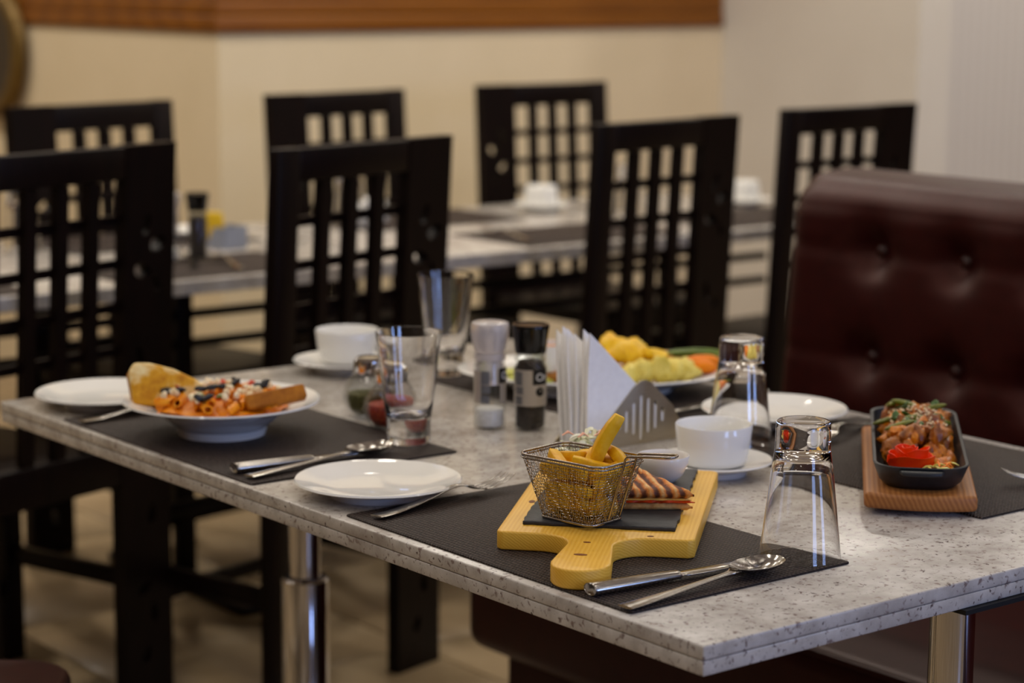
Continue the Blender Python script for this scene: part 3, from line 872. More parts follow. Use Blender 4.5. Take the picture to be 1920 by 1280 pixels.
def make_spoon(name='spoon'):
    t = thing(name, 'spoon', 'spoon')
    strip([(0, .0088, .0035, 0, .0026), (.03, .0080, .004, 0, .003), (.08, .0054, .0055, 0, .0034), (.12, .0042, .0072, 0, .0034), (.140, .0044, .0082, 0, .003), (.150, .0075, .0098, .0006, .002)], 8).build('handle', 'steel', t, smooth=70)
    strip([(.147, .0060, .0119, .0005, .0018), (.157, .0140, .0112, .004, .0014), (.172, .0192, .0112, .0085, .0012), (.190, .0200, .0112, .0092, .0012), (.205, .0150, .0115, .0058, .0012), (.2125, .0070, .0118, .0015, .0011), (.2143, .001, .0119, 0, .001)], 12).build('bowl', 'steel', t, smooth=70)
    return t
def make_fork(name='fork'):
    t = thing(name, 'fork', 'fork')
    strip([(0, .0086, .0035, 0, .0026), (.03, .0078, .004, 0, .003), (.08, .0048, .0100, 0, .0034), (.112, .0038, .0155, 0, .0034), (.130, .0055, .0150, 0, .0028), (.143, .0110, .0108, .001, .002), (.157, .0125, .0085, .0012, .0018)], 8).build('handle', 'steel', t, smooth=70)
    for k in range(4):
        y = -.0098 + k * .00653
        tn = strip([(.155, .0022, .0080, 0, .0018), (.170, .0019, .0082, 0, .0018), (.188, .0017, .0112, 0, .0016), (.200, .0013, .0155, 0, .0014), (.2035, .0006, .0170, 0, .001)], 4)
        tn.warp(lambda p, y=y: p + Vector((0, y, 0))).build('tine', 'steel', t, smooth=70)
    return t
def make_knife(name='table_knife'):
    t = thing(name, 'knife', 'knife')
    strip([(0, .0092, .0065, 0, .0100), (.002, .0096, .0065, 0, .0118), (.03, .0090, .0062, 0, .0112), (.07, .0078, .0058, 0, .0098), (.098, .0066, .0055, 0, .0080), (.101, .0060, .0055, 0, .006)], 8).build('handle', 'steel', t, smooth=50)
    bl = [(.100, -.005), (.112, -.0085), (.17, -.0095), (.195, -.0085), (.2095, -.003), (.2125, .004), (.205, .0062), (.15, .0066), (.112, .0064), (.100, .005)]
    MB().extrude(bl, .0048, .0062).build('blade', 'steel', t, bevel=.0005, seg=1)
    return t
def along(a, b): return math.atan2(b[1] - a[1], b[0] - a[0])
def place(root, x, y, z, rz, label, group, first):
    root.scale = (1.07, 1.07, 1.07)
    if first: root.location = (x, y, z); root.rotation_euler = (0, 0, rz); root['label'] = label; root['group'] = group; return root
    return dup(root, (x, y, z), rz, label, group)
sp = make_spoon(); fk = make_fork(); kn = make_knife()
CG = 'steel cutlery on the front table'; CB = 'cutlery on the back tables'
place(sp, .012, .122, ZT + .0002, R(5.0), 'polished spoon lying at the front edge beside the upturned tumbler', CG, True)
place(kn, .018, .180, ZT + .0002, R(-5.0), 'steel table knife beside the paddle board handle', CG, True)
place(fk, .026, .557, ZT + .0002, R(9), 'steel fork lying between the side plate and the paddle board', CG, True)
place(sp, .018, .812, ZT + .0002, R(7), 'steel spoon on the pasta placemat partly behind the side plate', CG, False)
place(kn, .020, .848, ZT + .0002, R(-3), 'steel table knife on the pasta placemat', CG, False)
place(fk, .012, 1.228, ZT + .0002, R(5), 'fork half under the rim of the pasta bowl', CG, False)
place(fk, .893, .592, ZT + .0002, R(196), 'fork left of the sizzler plate', CG, False)
place(fk, .905, .125, ZT + .0002, R(147), 'fork tips at the right edge beyond the sizzler plate', CG, False)
place(kn, .890, .816, ZT + .0002, R(186), 'knife lying behind the napkin holder', CG, False)
place(sp, .93, 2.50, ZT + .0002, R(62), 'blurred spoon below the grinders on the back table', CB, False)
place(fk, 1.00, 2.43, ZT + .0002, R(75), 'blurred fork on the back table placemat', CB, False)
place(sp, 2.40, 3.03, TOP + .0004, R(250), 'blurred spoon beside the upturned cup', CB, False)
place(fk, 1.80, 2.47, ZT + .0002, R(85), 'blurred fork on the back table beside the right chair', CB, False)

# ================================================================== paddle board, slate, basket
BA = R(-48)        # board width direction
bd = thing('serving_board', 'yellow pine paddle board with rounded handle towards the camera', 'board', (.2455, .407, ZT + .0002), BA)
def flare():
    # board outline: x across, y along (body towards +y, handle towards -y)
    hw_, y0, y1 = .105, -.166, .166
    p = [(hw_, y1 - .006), (hw_ - .006, y1), (-hw_ + .006, y1), (-hw_, y1 - .006), (-hw_, y0 + .006), (-hw_ + .006, y0)]
    for i in range(9):      # concave flare to the neck
        a = PI / 2 * i / 8
        p.append((-.060 + .036 * math.sin(a), y0 - .034 * (1 - math.cos(a))))
    for i in range(13):
        a = PI + PI * i / 12
        p.append((.0305 * math.cos(a), y0 - .105 + .034 * math.sin(a)))
    for i in range(9):
        a = PI / 2 * (8 - i) / 8
        p.append((.060 - .036 * math.sin(a), y0 - .034 * (1 - math.cos(a))))
    p += [(hw_ - .006, y0), (hw_, y0 + .006)]
    return p
BT = .0215
bb = MB().extrude(flare(), 0, BT - .001)
o = bb.build('board_body', 'pine', bd, bevel=.0024, seg=3)
for (x, y, a, b_) in ((-.004, -.195, .004, .0022), (.058, -.158, .0035, .0022), (-.004, -.245, .007, .0032), (-.088, -.03, .0035, .006)):
    MB().lathe([(0, BT - .0010), (1, BT - .0010), (1, BT - .0006), (0, BT - .0006)], 16, x, y, 0, sx=a, sy=b_).build('knot', 'knot', bd)
zb = ZT + .0002 + BT - .0008
# slate tile with a chipped edge
poly = []
rs = random.Random(11)
hx, hy = .0815, .143
cx_, cy_ = 0, .008
for k in range(30): poly.append((cx_ - hx + 2*hx*k/30, cy_ - hy + rs.uniform(-.0012, .0012)))
for k in range(44): poly.append((cx_ + hx + rs.uniform(-.0012, .0012), cy_ - hy + 2*hy*k/44))
for k in range(30): poly.append((cx_ + hx - 2*hx*k/30, cy_ + hy + rs.uniform(-.0012, .0012)))
for k in range(44): poly.append((cx_ - hx + rs.uniform(-.0012, .0012), cy_ + hy - 2*hy*k/44))
o = MB().extrude(poly, 0, .0042).build('slate_tile', 'slate', bevel=.0006, seg=1)
o.location = (.2455, .407, zb); o.rotation_euler = (0, 0, BA); tag(o, 'black slate tile with rough edges set on the paddle board', 'slate')
zs = zb + .0045

# wire fry basket
BKX, BKY, BKR = .148, .348, R(10)
BH = .068
bk = thing('fry_basket', 'small steel wire mesh basket holding the fries', 'basket', (BKX, BKY, zs), BKR)
def ring(t):   # t 0 base .. 1 rim
    hx_ = lerp(.0275, .0405, t); hy_ = lerp(.0365, .0575, t)
    return rrect(hx_, hy_, lerp(.010, .014, t), 5)
def ring_pts(t, n):
    p = ring(t); L = [0]
    for i in range(len(p)):
        a, b = p[i], p[(i+1) % len(p)]; L.append(L[-1] + math.hypot(b[0]-a[0], b[1]-a[1]))
    out = []
    for k in range(n):
        s_ = L[-1] * k / n
        i = max(j for j in range(len(p)) if L[j] <= s_ + 1e-12)
        a, b = p[i], p[(i+1) % len(p)]; u = (s_ - L[i]) / max(L[i+1] - L[i], 1e-9)
        out.append((lerp(a[0], b[0], u), lerp(a[1], b[1], u)))
    return out
NV, NH = 108, 20
wire = MB()
cols = [ring_pts(h / NH, NV * 2) for h in range(NH + 1)]
zz = [.003 + (BH - .003) * h / NH for h in range(NH + 1)]
def nrm(x, y):
    l = math.hypot(x, y); return x / l, y / l
for k in range(NV):
    pts = []
    for h in range(NH + 1):
        x, y = cols[h][2 * k]; n_ = nrm(x, y); s_ = .00042 * (1 if (h + k) % 2 else -1)
        dx = .00045 * math.sin(h * 1.7 + k * 2.1); dy = .00045 * math.sin(h * 1.3 + k * 1.1)
        pts.append((x + n_[0] * s_ + dx, y + n_[1] * s_ + dy, zz[h]))
    wire.tube(pts, .00034, 4)
for h in range(1, NH):
    pts = []
    for j in range(NV * 2):
        x, y = cols[h][j]; n_ = nrm(x, y)
        s_ = -.00042 * math.sin((j / 2 + h) * PI + PI / 2) if j % 2 == 0 else 0
        pts.append((x + n_[0] * s_, y + n_[1] * s_, zz[h] + .00045 * math.sin(j * .9 + h * 1.9)))
    wire.tube(pts, .00034, 4, closed=True)
# floor mesh
for k in range(-9, 10):
    wire.tube([(k * .0027, -.033, .003), (k * .0027, .033, .003)], .00036, 4)
for k in range(-12, 13):
    wire.tube([(-.0255, k * .0027, .003), (.0255, k * .0027, .003)], .00036, 4)
tag(wire.build('wire_mesh', 'wire', bk, smooth=80), kind='stuff')
r1 = ring_pts(1, 72)
MB().tube([(x, y, BH + .0012) for x, y in r1], .0015, 8, closed=True).build('rim', 'wire', bk, smooth=80)
MB().tube([(x * 1.008, y * 1.008, BH - .0022) for x, y in r1], .0012, 8, closed=True).build('lower_rim', 'wire', bk, smooth=80)
MB().tube([(x, y, .0016) for x, y in ring_pts(0.0, 60)], .0015, 8, closed=True).build('base_ring', 'wire', bk, smooth=80)
# handle of two wires on the face towards -Y, folding out into a loop
def hy_at(z): return -lerp(.0365, .0575, z / BH) - .0021
hp = []
gl = .060
for sx in (-1,):
    pass
xh = .0095; x_c = .006
pts = [(x_c - xh, hy_at(.006), .006), (x_c - xh, hy_at(.03), .030), (x_c - xh, hy_at(BH) - .0012, BH + .002), (x_c - xh, hy_at(BH) - .0025, BH + .006),
       (x_c - xh, hy_at(BH) - .0055, BH + .0092), (x_c - xh, hy_at(BH) - .012, BH + .0104), (x_c - xh, hy_at(BH) - gl + .008, BH + .0155)]
for i in range(1, 8):
    a = PI * i / 8
    pts.append((x_c - xh * math.cos(a), hy_at(BH) - gl + .008 - xh * math.sin(a) * .9, BH + .0158))
pts += [(x_c + xh + (x_c - xh - p_[0]) * 1, p_[1], p_[2]) if False else (2 * x_c - p_[0], p_[1], p_[2]) for p_ in [(x_c - xh, hy_at(BH) - gl + .008, BH + .0155), (x_c - xh, hy_at(BH) - .012, BH + .0104), (x_c - xh, hy_at(BH) - .0055, BH + .0092), (x_c - xh, hy_at(BH) - .0025, BH + .006), (x_c - xh, hy_at(BH) - .0012, BH + .002), (x_c - xh, hy_at(.03), .030), (x_c - xh, hy_at(.006), .006)]]
MB().tube(pts, .0015, 8).build('handle', 'wire', bk, smooth=80)

# fries
fry_me = []
for k in range(6):
    L = [.062, .055, .048, .066, .058, .052][k]; w_ = [.0064, .0058, .0066, .0068, .0062, .0057][k]
    bm = bmesh.new()
    ns = 7; rows_ = []
    for i in range(ns):
        t_ = i / (ns - 1); x = (t_ - .5) * L; b_ = .0035 * math.sin(PI * t_) * (1 if k % 2 else -.6)
        tw = 1 - .25 * abs(2 * t_ - 1) ** 4
        rows_.append([bm.verts.new((x, sx * w_ * tw + b_ * .4, sz * w_ * tw + b_)) for sx, sz in ((-1, -1), (1, -1), (1, 1), (-1, 1))])
    for a, b in zip(rows_, rows_[1:]):
        for i in range(4): bm.faces.new((a[i], a[(i+1) % 4], b[(i+1) % 4], b[i]))
    bm.faces.new(rows_[0][::-1]); bm.faces.new(rows_[-1])
    bmesh.ops.bevel(bm, geom=bm.edges[:], offset=.0009, segments=1, affect='EDGES', clamp_overlap=True)
    me = bpy.data.meshes.new('fry'); bm.to_mesh(me); bm.free(); me.materials.append(M['fry'])
    me.polygons.foreach_set('use_smooth', [True] * len(me.polygons)); fry_me.append(me)
rf = random.Random(21)
cB, sB = math.cos(BKR), math.sin(BKR)
def bl(x, y, z): return (BKX + x * cB - y * sB, BKY + x * sB + y * cB, zs + z)
k = 0
for lay in range(7):
    z = .011 + lay * .0078
    t_ = z / BH
    hx_ = lerp(.0275, .0405, t_) - .0118; hy_ = lerp(.0365, .0575, t_) - .0100
    for j in range(4):
        if (lay + j) % 4:
            loc = bl(hx_ * (-1, -.33, .33, 1)[j], rf.uniform(-.12, .12) * hy_, z + rf.uniform(-.001, .002)); rot = (rf.choice((0, PI/2, PI)) + rf.uniform(-.2, .2), rf.uniform(-.10, .10), BKR + PI/2 + rf.uniform(-.08, .08))
            sc = min(1.0, (hy_ * 2 * .92) / .062)
        else:
            loc = bl(rf.uniform(-.1, .1) * hx_, hy_ * rf.choice((-.85, .85)), z); rot = (rf.random()*3, rf.uniform(-.15, .15), BKR + rf.uniform(-.2, .2)); sc = min(1, (hx_ * 2 * .95) / .062)
        inst(fry_me[k % 6], 'fry', loc, rot, 'golden potato fry piled in the wire basket', 'fries', 'fries in the wire basket', (sc, 1, 1)); k += 1
for (x, y, z, rx_, ry_, rz_) in ((-.016, .020, .063, .2, -.18, 1.0), (.012, -.004, .064, .4, -.15, .5), (-.010, -.024, .063, 0, -.22, 2.2), (.020, -.034, .064, .5, -.55, 1.2), (.014, .026, .062, .1, .15, 1.5)):
    inst(fry_me[k % 6], 'fry', bl(x, y, z), (rx_, ry_, BKR + rz_), 'golden potato fry piled in the wire basket', 'fries', 'fries in the wire basket', (.75, 1, 1)); k += 1
# the long fry standing up out of the basket
o = inst(fry_me[3], 'fry', bl(.014, -.020, .079), (0, 0, 0), 'long golden fry standing up out of the wire basket', 'fries', None, (1.12, 1.05, 1.05))
d = (RT * .44 + Vector((0, 0, 1)) * .93 + Vector((fx, fy, 0)) * .05).normalized()
o.rotation_euler = d.to_track_quat('X', 'Z').to_euler()

# sauce bowl on the board
sbw = thing('sauce_bowl', 'small white dip bowl at the back of the slate tile', 'bowl', (.335, .424, zs), 0)
p = [(0, .001), (.013, 0), (.0145, .0005), (.0235, .009), (.0290, .022), (.0302, .0305), (.0296, .0315), (.0285, .0305), (.0272, .022), (.0215, .0105), (.012, .004), (0, .0035)]
MB().lathe(p, 48).build('dish', 'porcelain', sbw, smooth=60)
MB().lathe([(0, .0205), (.0255, .0205), (.0262, .0210), (.0250, .0212), (0, .0213)][::-1], 40).build('dip', 'sauce', sbw, smooth=60)

# grilled sandwich triangles
def sandwich(loc, rz, label, tilt, pts, seed):
    t = thing('grilled_sandwich', label, 'sandwich', loc); t.rotation_euler = (tilt[0], tilt[1], rz)
    P = [Vector(p_) for p_ in pts]
    def layer(name, m, z0, z1, scale, jit, sd, ridged=False, n=26):
        # a triangular slab meshed on barycentric coordinates, soft edged, optionally grill ridged
        q = random.Random(sd); v = []; f = []; idx = {}
        c = (P[0] + P[1] + P[2]) / 3
        for side in (0, 1):
            for a in range(n + 1):
                for b in range(n + 1 - a):
                    u, w_ = a / n, b / n; g_ = 1 - u - w_
                    e = min(u, w_, g_)
                    p_ = c + (P[0] * g_ + P[1] * u + P[2] * w_ - c) * scale
                    nz = noise.noise(Vector((p_.x * 90, p_.y * 90, sd)))
                    out = (p_ - c).normalized() * (jit * nz) if e < 1e-6 and (p_ - c).length > 0 else Vector((0, 0))
                    p2 = p_ + out
                    edge = max(0, 1 - e / .07)
                    z = z1 if side else z0
                    z += (-1 if side else 1) * .38 * (z1 - z0) * edge ** 2
                    z += .0012 * nz
                    if ridged and side:
                        ph = (p_.x * .92 + p_.y * .39) / .0128 * 2 * PI
                        z += .0016 * math.tanh(2.2 * math.sin(ph)) * (1 - edge)
                    idx[(side, a, b)] = len(v); v.append((p2.x, p2.y, z))
        for side in (0, 1):
            for a in range(n):
                for b in range(n - a):
                    f.append((idx[(side, a, b)], idx[(side, a+1, b)], idx[(side, a, b+1)]))
                    if b < n - a - 1: f.append((idx[(side, a+1, b)], idx[(side, a+1, b+1)], idx[(side, a, b+1)]))
        for a in range(n):
            f.append((idx[(0, a, 0)], idx[(0, a+1, 0)], idx[(1, a+1, 0)], idx[(1, a, 0)]))
            f.append((idx[(0, 0, a)], idx[(1, 0, a)], idx[(1, 0, a+1)], idx[(0, 0, a+1)]))
            f.append((idx[(0, a, n-a)], idx[(0, a+1, n-a-1)], idx[(1, a+1, n-a-1)], idx[(1, a, n-a)]))
        return MB().add(v, f).build(name, m, t, smooth=60)
    layer('bread', 'crumb', 0.0, .010, .97, .0015, seed)
    layer('filling', 'red_pepper', .0098, .0142, 1.02, .006, seed + 1)
    layer('cheese', 'cheddar', .0132, .0156, .98, .005, seed + 2)
    layer('bread', 'grill_toast', .0150, .0260, 1.0, .0015, seed + 3, True)
    return t
sandwich((.2445, .338, zs + .0005), R(-38.5), 'grilled sandwich triangle lying on the slate right of the basket', (R(16), 0), [(-.046, -.012), (.042, -.012), (-.020, .048)], 3)
sandwich((.246, .376, zs + .010), R(-38.5 + 25), 'grilled sandwich triangle leaning up behind the front triangle', (R(30), R(8)), [(-.050, -.016), (.030, -.016), (-.016, .040)], 13)

# coleslaw behind the basket
sl = MB(); rr_ = random.Random(5)
for k in range(90):
    cx2, cy2, _ = in_disc(.034, rr_)
    a = rr_.random() * 2 * PI; L = rr_.uniform(.012, .026); z = .008 + rr_.random() * .052 * (1 - _ / .046)
    pts = [(cx2 + math.cos(a) * L * (u - .5), cy2 + math.sin(a) * L * (u - .5), z + .008 * math.sin(u * PI) * rr_.choice((1, .6, -.3))) for u in (0, .25, .5, .75, 1)]
    sl.tube(pts, [.0016, .0034, .0040, .0034, .0014], 6, flat=.4)
o = sl.build('coleslaw', 'slaw', smooth=60); o.location = (.272, .488, zs + .007); tag(o, 'pale shredded coleslaw heap behind the fry basket', 'coleslaw', kind='stuff')
pk = MB()
for k in range(4):
    cx2, cy2, _ = in_disc(.024, rr_); a = rr_.random() * 2 * PI; L = .014
    pk.tube([(cx2 + math.cos(a) * L * (u - .5), cy2 + math.sin(a) * L * (u - .5), .048 + .004 * math.sin(u * PI)) for u in (0, .5, 1)], [.0014, .003, .0012], 6, flat=.5)
o = pk.build('carrot_shreds', 'slaw_pink', smooth=60); o.location = (.272, .488, zs + .004); tag(o, 'pinkish carrot shreds on top of the coleslaw', 'carrot', kind='stuff')

# ================================================================== grinders
CAMA = math.atan2(-.783, -.622)        # direction from the table items to the photographer
def patch(r_, a0, a1, z0, z1, n=10):
    v = []; f = []
    for i in range(n + 1):
        a = lerp(a0, a1, i / n)
        for rr2 in (r_, r_ + .00025):
            for z in (z0, z1): v.append((rr2 * math.cos(a), rr2 * math.sin(a), z))
    for i in range(n):
        b = i * 4
        f += [(b+2, b+6, b+7, b+3), (b, b+1, b+5, b+4), (b+1, b+3, b+7, b+5), (b, b+4, b+6, b+2)]
    f += [(0, 2, 3, 1), (n*4, n*4+1, n*4+3, n*4+2)]
    return MB().add(v, f)
def text_mesh(txt, size, r_, a_c, zc):
    cu = bpy.data.curves.new('lettering', 'FONT'); cu.body = txt; cu.size = size; cu.align_x = 'LEFT'; cu.extrude = .0002; cu.offset = size * .012
    ob = bpy.data.objects.new('lettering_tmp', cu); COL.objects.link(ob)
    dg = bpy.context.evaluated_depsgraph_get(); me = bpy.data.meshes.new_from_object(ob.evaluated_get(dg))
    bpy.data.objects.remove(ob, do_unlink=True)
    for v in me.vertices:
        x, y, z = v.co
        a = a_c + x / r_; rr2 = r_ + .0005 + z
        v.co = (rr2 * math.cos(a), rr2 * math.sin(a), zc + y)
    me.update(); me.materials.clear(); me.materials.append(M['label_text'])
    return me
def grinder(x, y, z, black, label, grp, small=False):
    t = thing('pepper_grinder' if black else 'salt_grinder', label, 'grinder', (x, y, z), group=grp)
    rb = .0215
    body = [(0, 0), (.019, 0), (.0215, .002), (.0218, .006), (rb, .012), (rb, .086), (.0195, .092), (.0175, .097), (.0170, .104)]
    MB().lathe(body, 40).build('glass_body', 'thin_glass', t, smooth=50)
    MB().lathe([(0, .003), (.018, .003), (.0192, .006), (.0192, .085 if black else .024), (.0165 if black else .018, .093 if black else .026), (0, .0935 if black else .027)], 32).build('contents', 'peppercorn' if black else 'salt', t, smooth=50)
    if not black:
        MB().lathe([(0, .060), (.0188, .060), (.0188, .084), (.016, .094), (0, .095)], 32).build('inner_mill', 'clear_plastic', t, smooth=50)
    MB().lathe([(0, .0952), (.0165, .0952), (.0178, .098), (.0178, .1036), (0, .1036)] if False else [(.0182, .0935), (.0212, .0935), (.0212, .1030), (.0182, .1030)], 36, close=True).build('collar', 'thin_glass' if black else 'clear_plastic', t, smooth=40)
    if black:
        cap = [(0, .1042), (.0205, .1042), (.0212, .1055), (.0225, .118), (.0252, .138), (.0254, .141), (.0246, .1425), (.0215, .1425), (.021, .1412), (0, .1412)]
    else:
        cap = [(0, .1042), (.0200, .1042), (.0222, .110), (.0228, .114), (.0250, .120), (.0262, .128), (.0262, .138), (.0250, .1425), (.022, .144), (0, .144)]
    MB().lathe(cap, 40).build('cap', 'black_plastic' if black else 'clear_plastic', t, smooth=45)
    if small: return t
    lb = patch(rb + .0003, 0, 2*PI * .999, .034, .083, 48) if black else patch(rb + .0003, CAMA - 1.35, CAMA - .55, .036, .080, 12)
    lbo = lb.build('label', 'label_silver', t, smooth=40)
    A = CAMA + (.48 if black else .95)
    patch(rb + .0007, A - .34, A + .75, .063, .0835, 12).build('label_panel', 'label_black', lbo, smooth=40)
    for (da, z0, z1) in ((-1.5, .062, .080), (-1.45, .050, .060), (-1.5, .036, .047)):
        patch(rb + .0007, A + da, A + da + (.5 if black else .55), z0, z1, 8).build('label_square', 'label_grey', lbo, smooth=40)
    if not black:
        patch(rb + .0003, A - .25, A + .75, .036, .0625, 10).build('label_strip', 'label_silver', lbo, smooth=40)
    me = text_mesh('Or', .0145, rb + .0007, A - .16, .0685)
    to = bpy.data.objects.new('lettering', me); COL.objects.link(to); to.parent = lbo
    if black:
        v = []; n = 20
        for i in range(n):
            a = 2*PI*i/n; aa = A + .14 + .0062 * math.cos(a) / rb; v.append(((rb + .001) * math.cos(aa), (rb + .001) * math.sin(aa), .0535 + .0062 * math.sin(a)))
        for i in range(n):
            a = 2*PI*i/n; aa = A + .14 + .0062 * math.cos(a) / rb; v.append(((rb + .0006) * math.cos(aa), (rb + .0006) * math.sin(aa), .0535 + .0062 * math.sin(a)))
        MB().add(v, [tuple(range(n)), tuple(range(2*n - 1, n - 1, -1))] + [(i, (i+1) % n, n + (i+1) % n, n + i) for i in range(n)]).build('label_dot', 'label_black', lbo)
    return t
grinder(.447, .893, TOP + .0003, False, 'clear glass salt grinder with frosted cap left of the pepper grinder', 'front grinders')
grinder(.485, .853, TOP + .0003, True, 'pepper grinder with black cap beside the napkins', 'front grinders')
grinder(.965, 2.665, ZT, False, 'blurred salt grinder with clear cap on the back table', 'back grinders', True)
grinder(1.02, 2.640, ZT, True, 'blurred pepper grinder with black cap on the back table', 'back grinders', True)

# spice shakers: fluted glass jars with chrome lids
def shaker(x, y, m, label):
    t = thing('spice_shaker', label, 'shaker', (x, y, TOP + .0003), group='spice shakers')
    def flute(p, r_min=.03):
        r_ = math.hypot(p.x, p.y)
        if r_ < .02: return p
        a = math.atan2(p.y, p.x); k = 1 + .028 * math.cos(a * 12) * min(1, (r_ - .02) / .012)
        return Vector((p.x * k, p.y * k, p.z))
    out = [(0, .001), (.022, 0), (.027, .002), (.034, .014), (.0365, .028), (.0345, .042), (.027, .055), (.0215, .061), (.0205, .066), (.0185, .066), (.019, .061), (.0245, .054), (.0315, .042), (.0335, .028), (.031, .014), (.024, .005), (0, .004)]
    MB().lathe(out, 72).warp(flute).build('jar', 'thin_glass', t, smooth=70)
    MB().lathe([(0, .0055), (.0225, .0062), (.029, .0145), (.0314, .026), (.0300, .033), (.015, .035), (0, .0365)], 40).build('spice', m, t, smooth=60)
    MB().lathe([(.0208, .0605), (.0226, .0605), (.0226, .074), (.0218, .079), (.017, .0835), (0, .0850), (0, .0835), (.0165, .082), (.0205, .078), (.0208, .0665)], 40).build('lid', 'chrome', t, smooth=35)
    return t
shaker(.337, .967, 'chilli', 'fluted glass shaker of red chilli flakes behind the upright tumbler')
shaker(.360, 1.050, 'oregano', 'fluted glass shaker of green dried herbs behind the chilli shaker')

# ================================================================== napkin holder
nh = thing('napkin_holder', 'triangular steel napkin holder with slotted front', 'napkin holder', (.535, .690, TOP + .0003))
tri = [(-.088, 0), (-.085, .006), (-.012, .074)]
for i in range(7):
    a = R(135 - 90 * i / 6); tri.append((.008 + .016 * math.cos(a) * 1.2, .068 + .016 * math.sin(a)))
tri += [(.060, .045), (.082, .008), (.085, 0)]
slots = []
for i, (h0, h1) in enumerate(((.024, .037), (.018, .046), (.014, .055), (.006, .064), (.014, .059), (.018, .054), (.026, .044))):
    xc = -.033 + i * .0125
    slots.append([(xc - .0026, h0), (xc + .0026, h0), (xc + .0026, h1), (xc - .0026, h1)])
mb = holed_board(tri, slots, 0, .0012); mb.build('front_plate', 'brushed', nh)
mb = holed_board(tri, slots, .0655, .0667); mb.build('rear_plate', 'brushed', nh)
MB().box(-.0845, .0845, .0013, .0654, 0, .0012).build('base', 'brushed', nh)
NAPG = 'white napkins in the front holder'
napl = ['frontmost', 'second', 'third', 'fourth', 'fifth', 'rearmost']
for i in range(6):
    y0 = .690 + .0016 + i * .0102
    lean = .015 * i / 5
    n_ = 10; v = []; f = []
    H_ = .152 + .004 * math.sin(i * 2.2); x0 = .449 + .002 * math.sin(i * 1.7); Wd = .168
    th = .0078
    for side in (0, 1):
        for a in range(n_ + 1):
            for b in range(n_ + 1 - a):
                u = a / n_; w_ = b / n_
                x = x0 + Wd * u; z = TOP + .003 + H_ * w_
                yy = y0 + lean * w_ + (.0018 * math.sin(w_ * 5 + i * 1.3) - .001 * math.sin(u * 6 + i)) * (w_ * w_ * 1.5 if i == 0 else 1)
                edge = min(1, (1 - u - w_) * 5 + .25)
                yy += (th * edge * (.5 + .5 * math.sin(i + w_ * 2.2) * .35)) * (1 if side else 0)
                v.append((x, yy, z))
    idx = {}
    c_ = 0
    for side in (0, 1):
        for a in range(n_ + 1):
            for b in range(n_ + 1 - a): idx[(side, a, b)] = c_; c_ += 1
    for side in (0, 1):
        for a in range(n_):
            for b in range(n_ - a):
                f.append((idx[(side, a, b)], idx[(side, a+1, b)], idx[(side, a, b+1)]))
                if b < n_ - a - 1: f.append((idx[(side, a+1, b)], idx[(side, a+1, b+1)], idx[(side, a, b+1)]))
    for a in range(n_):
        f.append((idx[(0, a, 0)], idx[(0, a+1, 0)], idx[(1, a+1, 0)], idx[(1, a, 0)]))
        f.append((idx[(0, 0, a)], idx[(1, 0, a)], idx[(1, 0, a+1)], idx[(0, 0, a+1)]))
        f.append((idx[(0, a, n_-a)], idx[(0, a+1, n_-a-1)], idx[(1, a+1, n_-a-1)], idx[(1, a, n_-a)]))
    o = MB().add(v, f).build('napkin', 'napkin', smooth=50)
    tag(o, '%s folded white paper napkin in the steel holder' % napl[i], 'napkin', NAPG)

# ================================================================== sizzler
SD = R(43)          # long axis direction
SZ = thing('sizzler_board', 'oiled wooden board under the black sizzler pan', 'board', (.672, .338, ZT + .0002), SD - PI/2)
poly = []
hw_, hl = .0635, .190
for i in range(13):
    u = -1 + 2 * i / 12; poly.append((u * hw_, -hl - .010 * (1 - u * u)))
for i in range(13):
    u = 1 - 2 * i / 12; poly.append((u * hw_ , hl + .010 * (1 - u * u)))
MB().extrude(poly, .004, .023).build('board_body', 'oiled_wood', SZ, bevel=.005, seg=3)
for sx in (-1, 1):
    for sy in (-1, 1):
        MB().lathe([(0, 0), (.008, 0), (.008, .0042), (0, .0042)], 12, sx * .045, sy * .16).build('foot', 'rubber', SZ)
zp = ZT + .0002 + .0232
pan = thing('sizzler_pan', 'black cast iron oblong sizzler pan on the wooden board', 'pan', (.668, .334, zp), SD - PI/2)
def rr_loop(hx_, hy_, r_, z): return [(x, y, z) for x, y in rrect(hx_, hy_, r_, 8)]
loops = [rr_loop(.040, .164, .030, .0), rr_loop(.047, .174, .033, .008), rr_loop(.0535, .182, .036, .026), rr_loop(.0545, .183, .036, .0285), rr_loop(.0535, .182, .035, .0295),
         rr_loop(.0505, .179, .034, .0285), rr_loop(.048, .175, .032, .012), rr_loop(.041, .166, .028, .0045)]
v = [q for l in loops for q in l]; n = len(loops[0])
f = [(i*n + k, i*n + (k+1) % n, (i+1)*n + (k+1) % n, (i+1)*n + k) for i in range(len(loops) - 1) for k in range(n)]
f.append(tuple(range(n - 1, -1, -1))); f.append(tuple((len(loops)-1)*n + k for k in range(n)))
MB().add(v, f).build('pan_body', 'iron', pan, smooth=50)
for s_ in (-1, 1):
    lug = [(-.026, 0), (.026, 0), (.022, s_ * .010), (.010, s_ * .013), (-.010, s_ * .013), (-.022, s_ * .010)]
    lug = [(x, s_ * .1805 + y) for x, y in lug]
    if s_ < 0: lug = lug[::-1]
    MB().extrude(lug, .0205, .0262).build('lug', 'iron', pan, bevel=.002)
cS, sS = math.cos(SD - PI/2), math.sin(SD - PI/2)
def sl_(x, y, z): return (.668 + x * cS - y * sS, .334 + x * sS + y * cS, zp + z)
ck = [finish(lump('c', 'chicken', .0105, 30 + k, .55, (1.3, .85, .8)), 'chicken_piece', 'chicken' if k % 2 else 'dark_chicken') for k in range(6)]
rc = random.Random(17)
k = 0
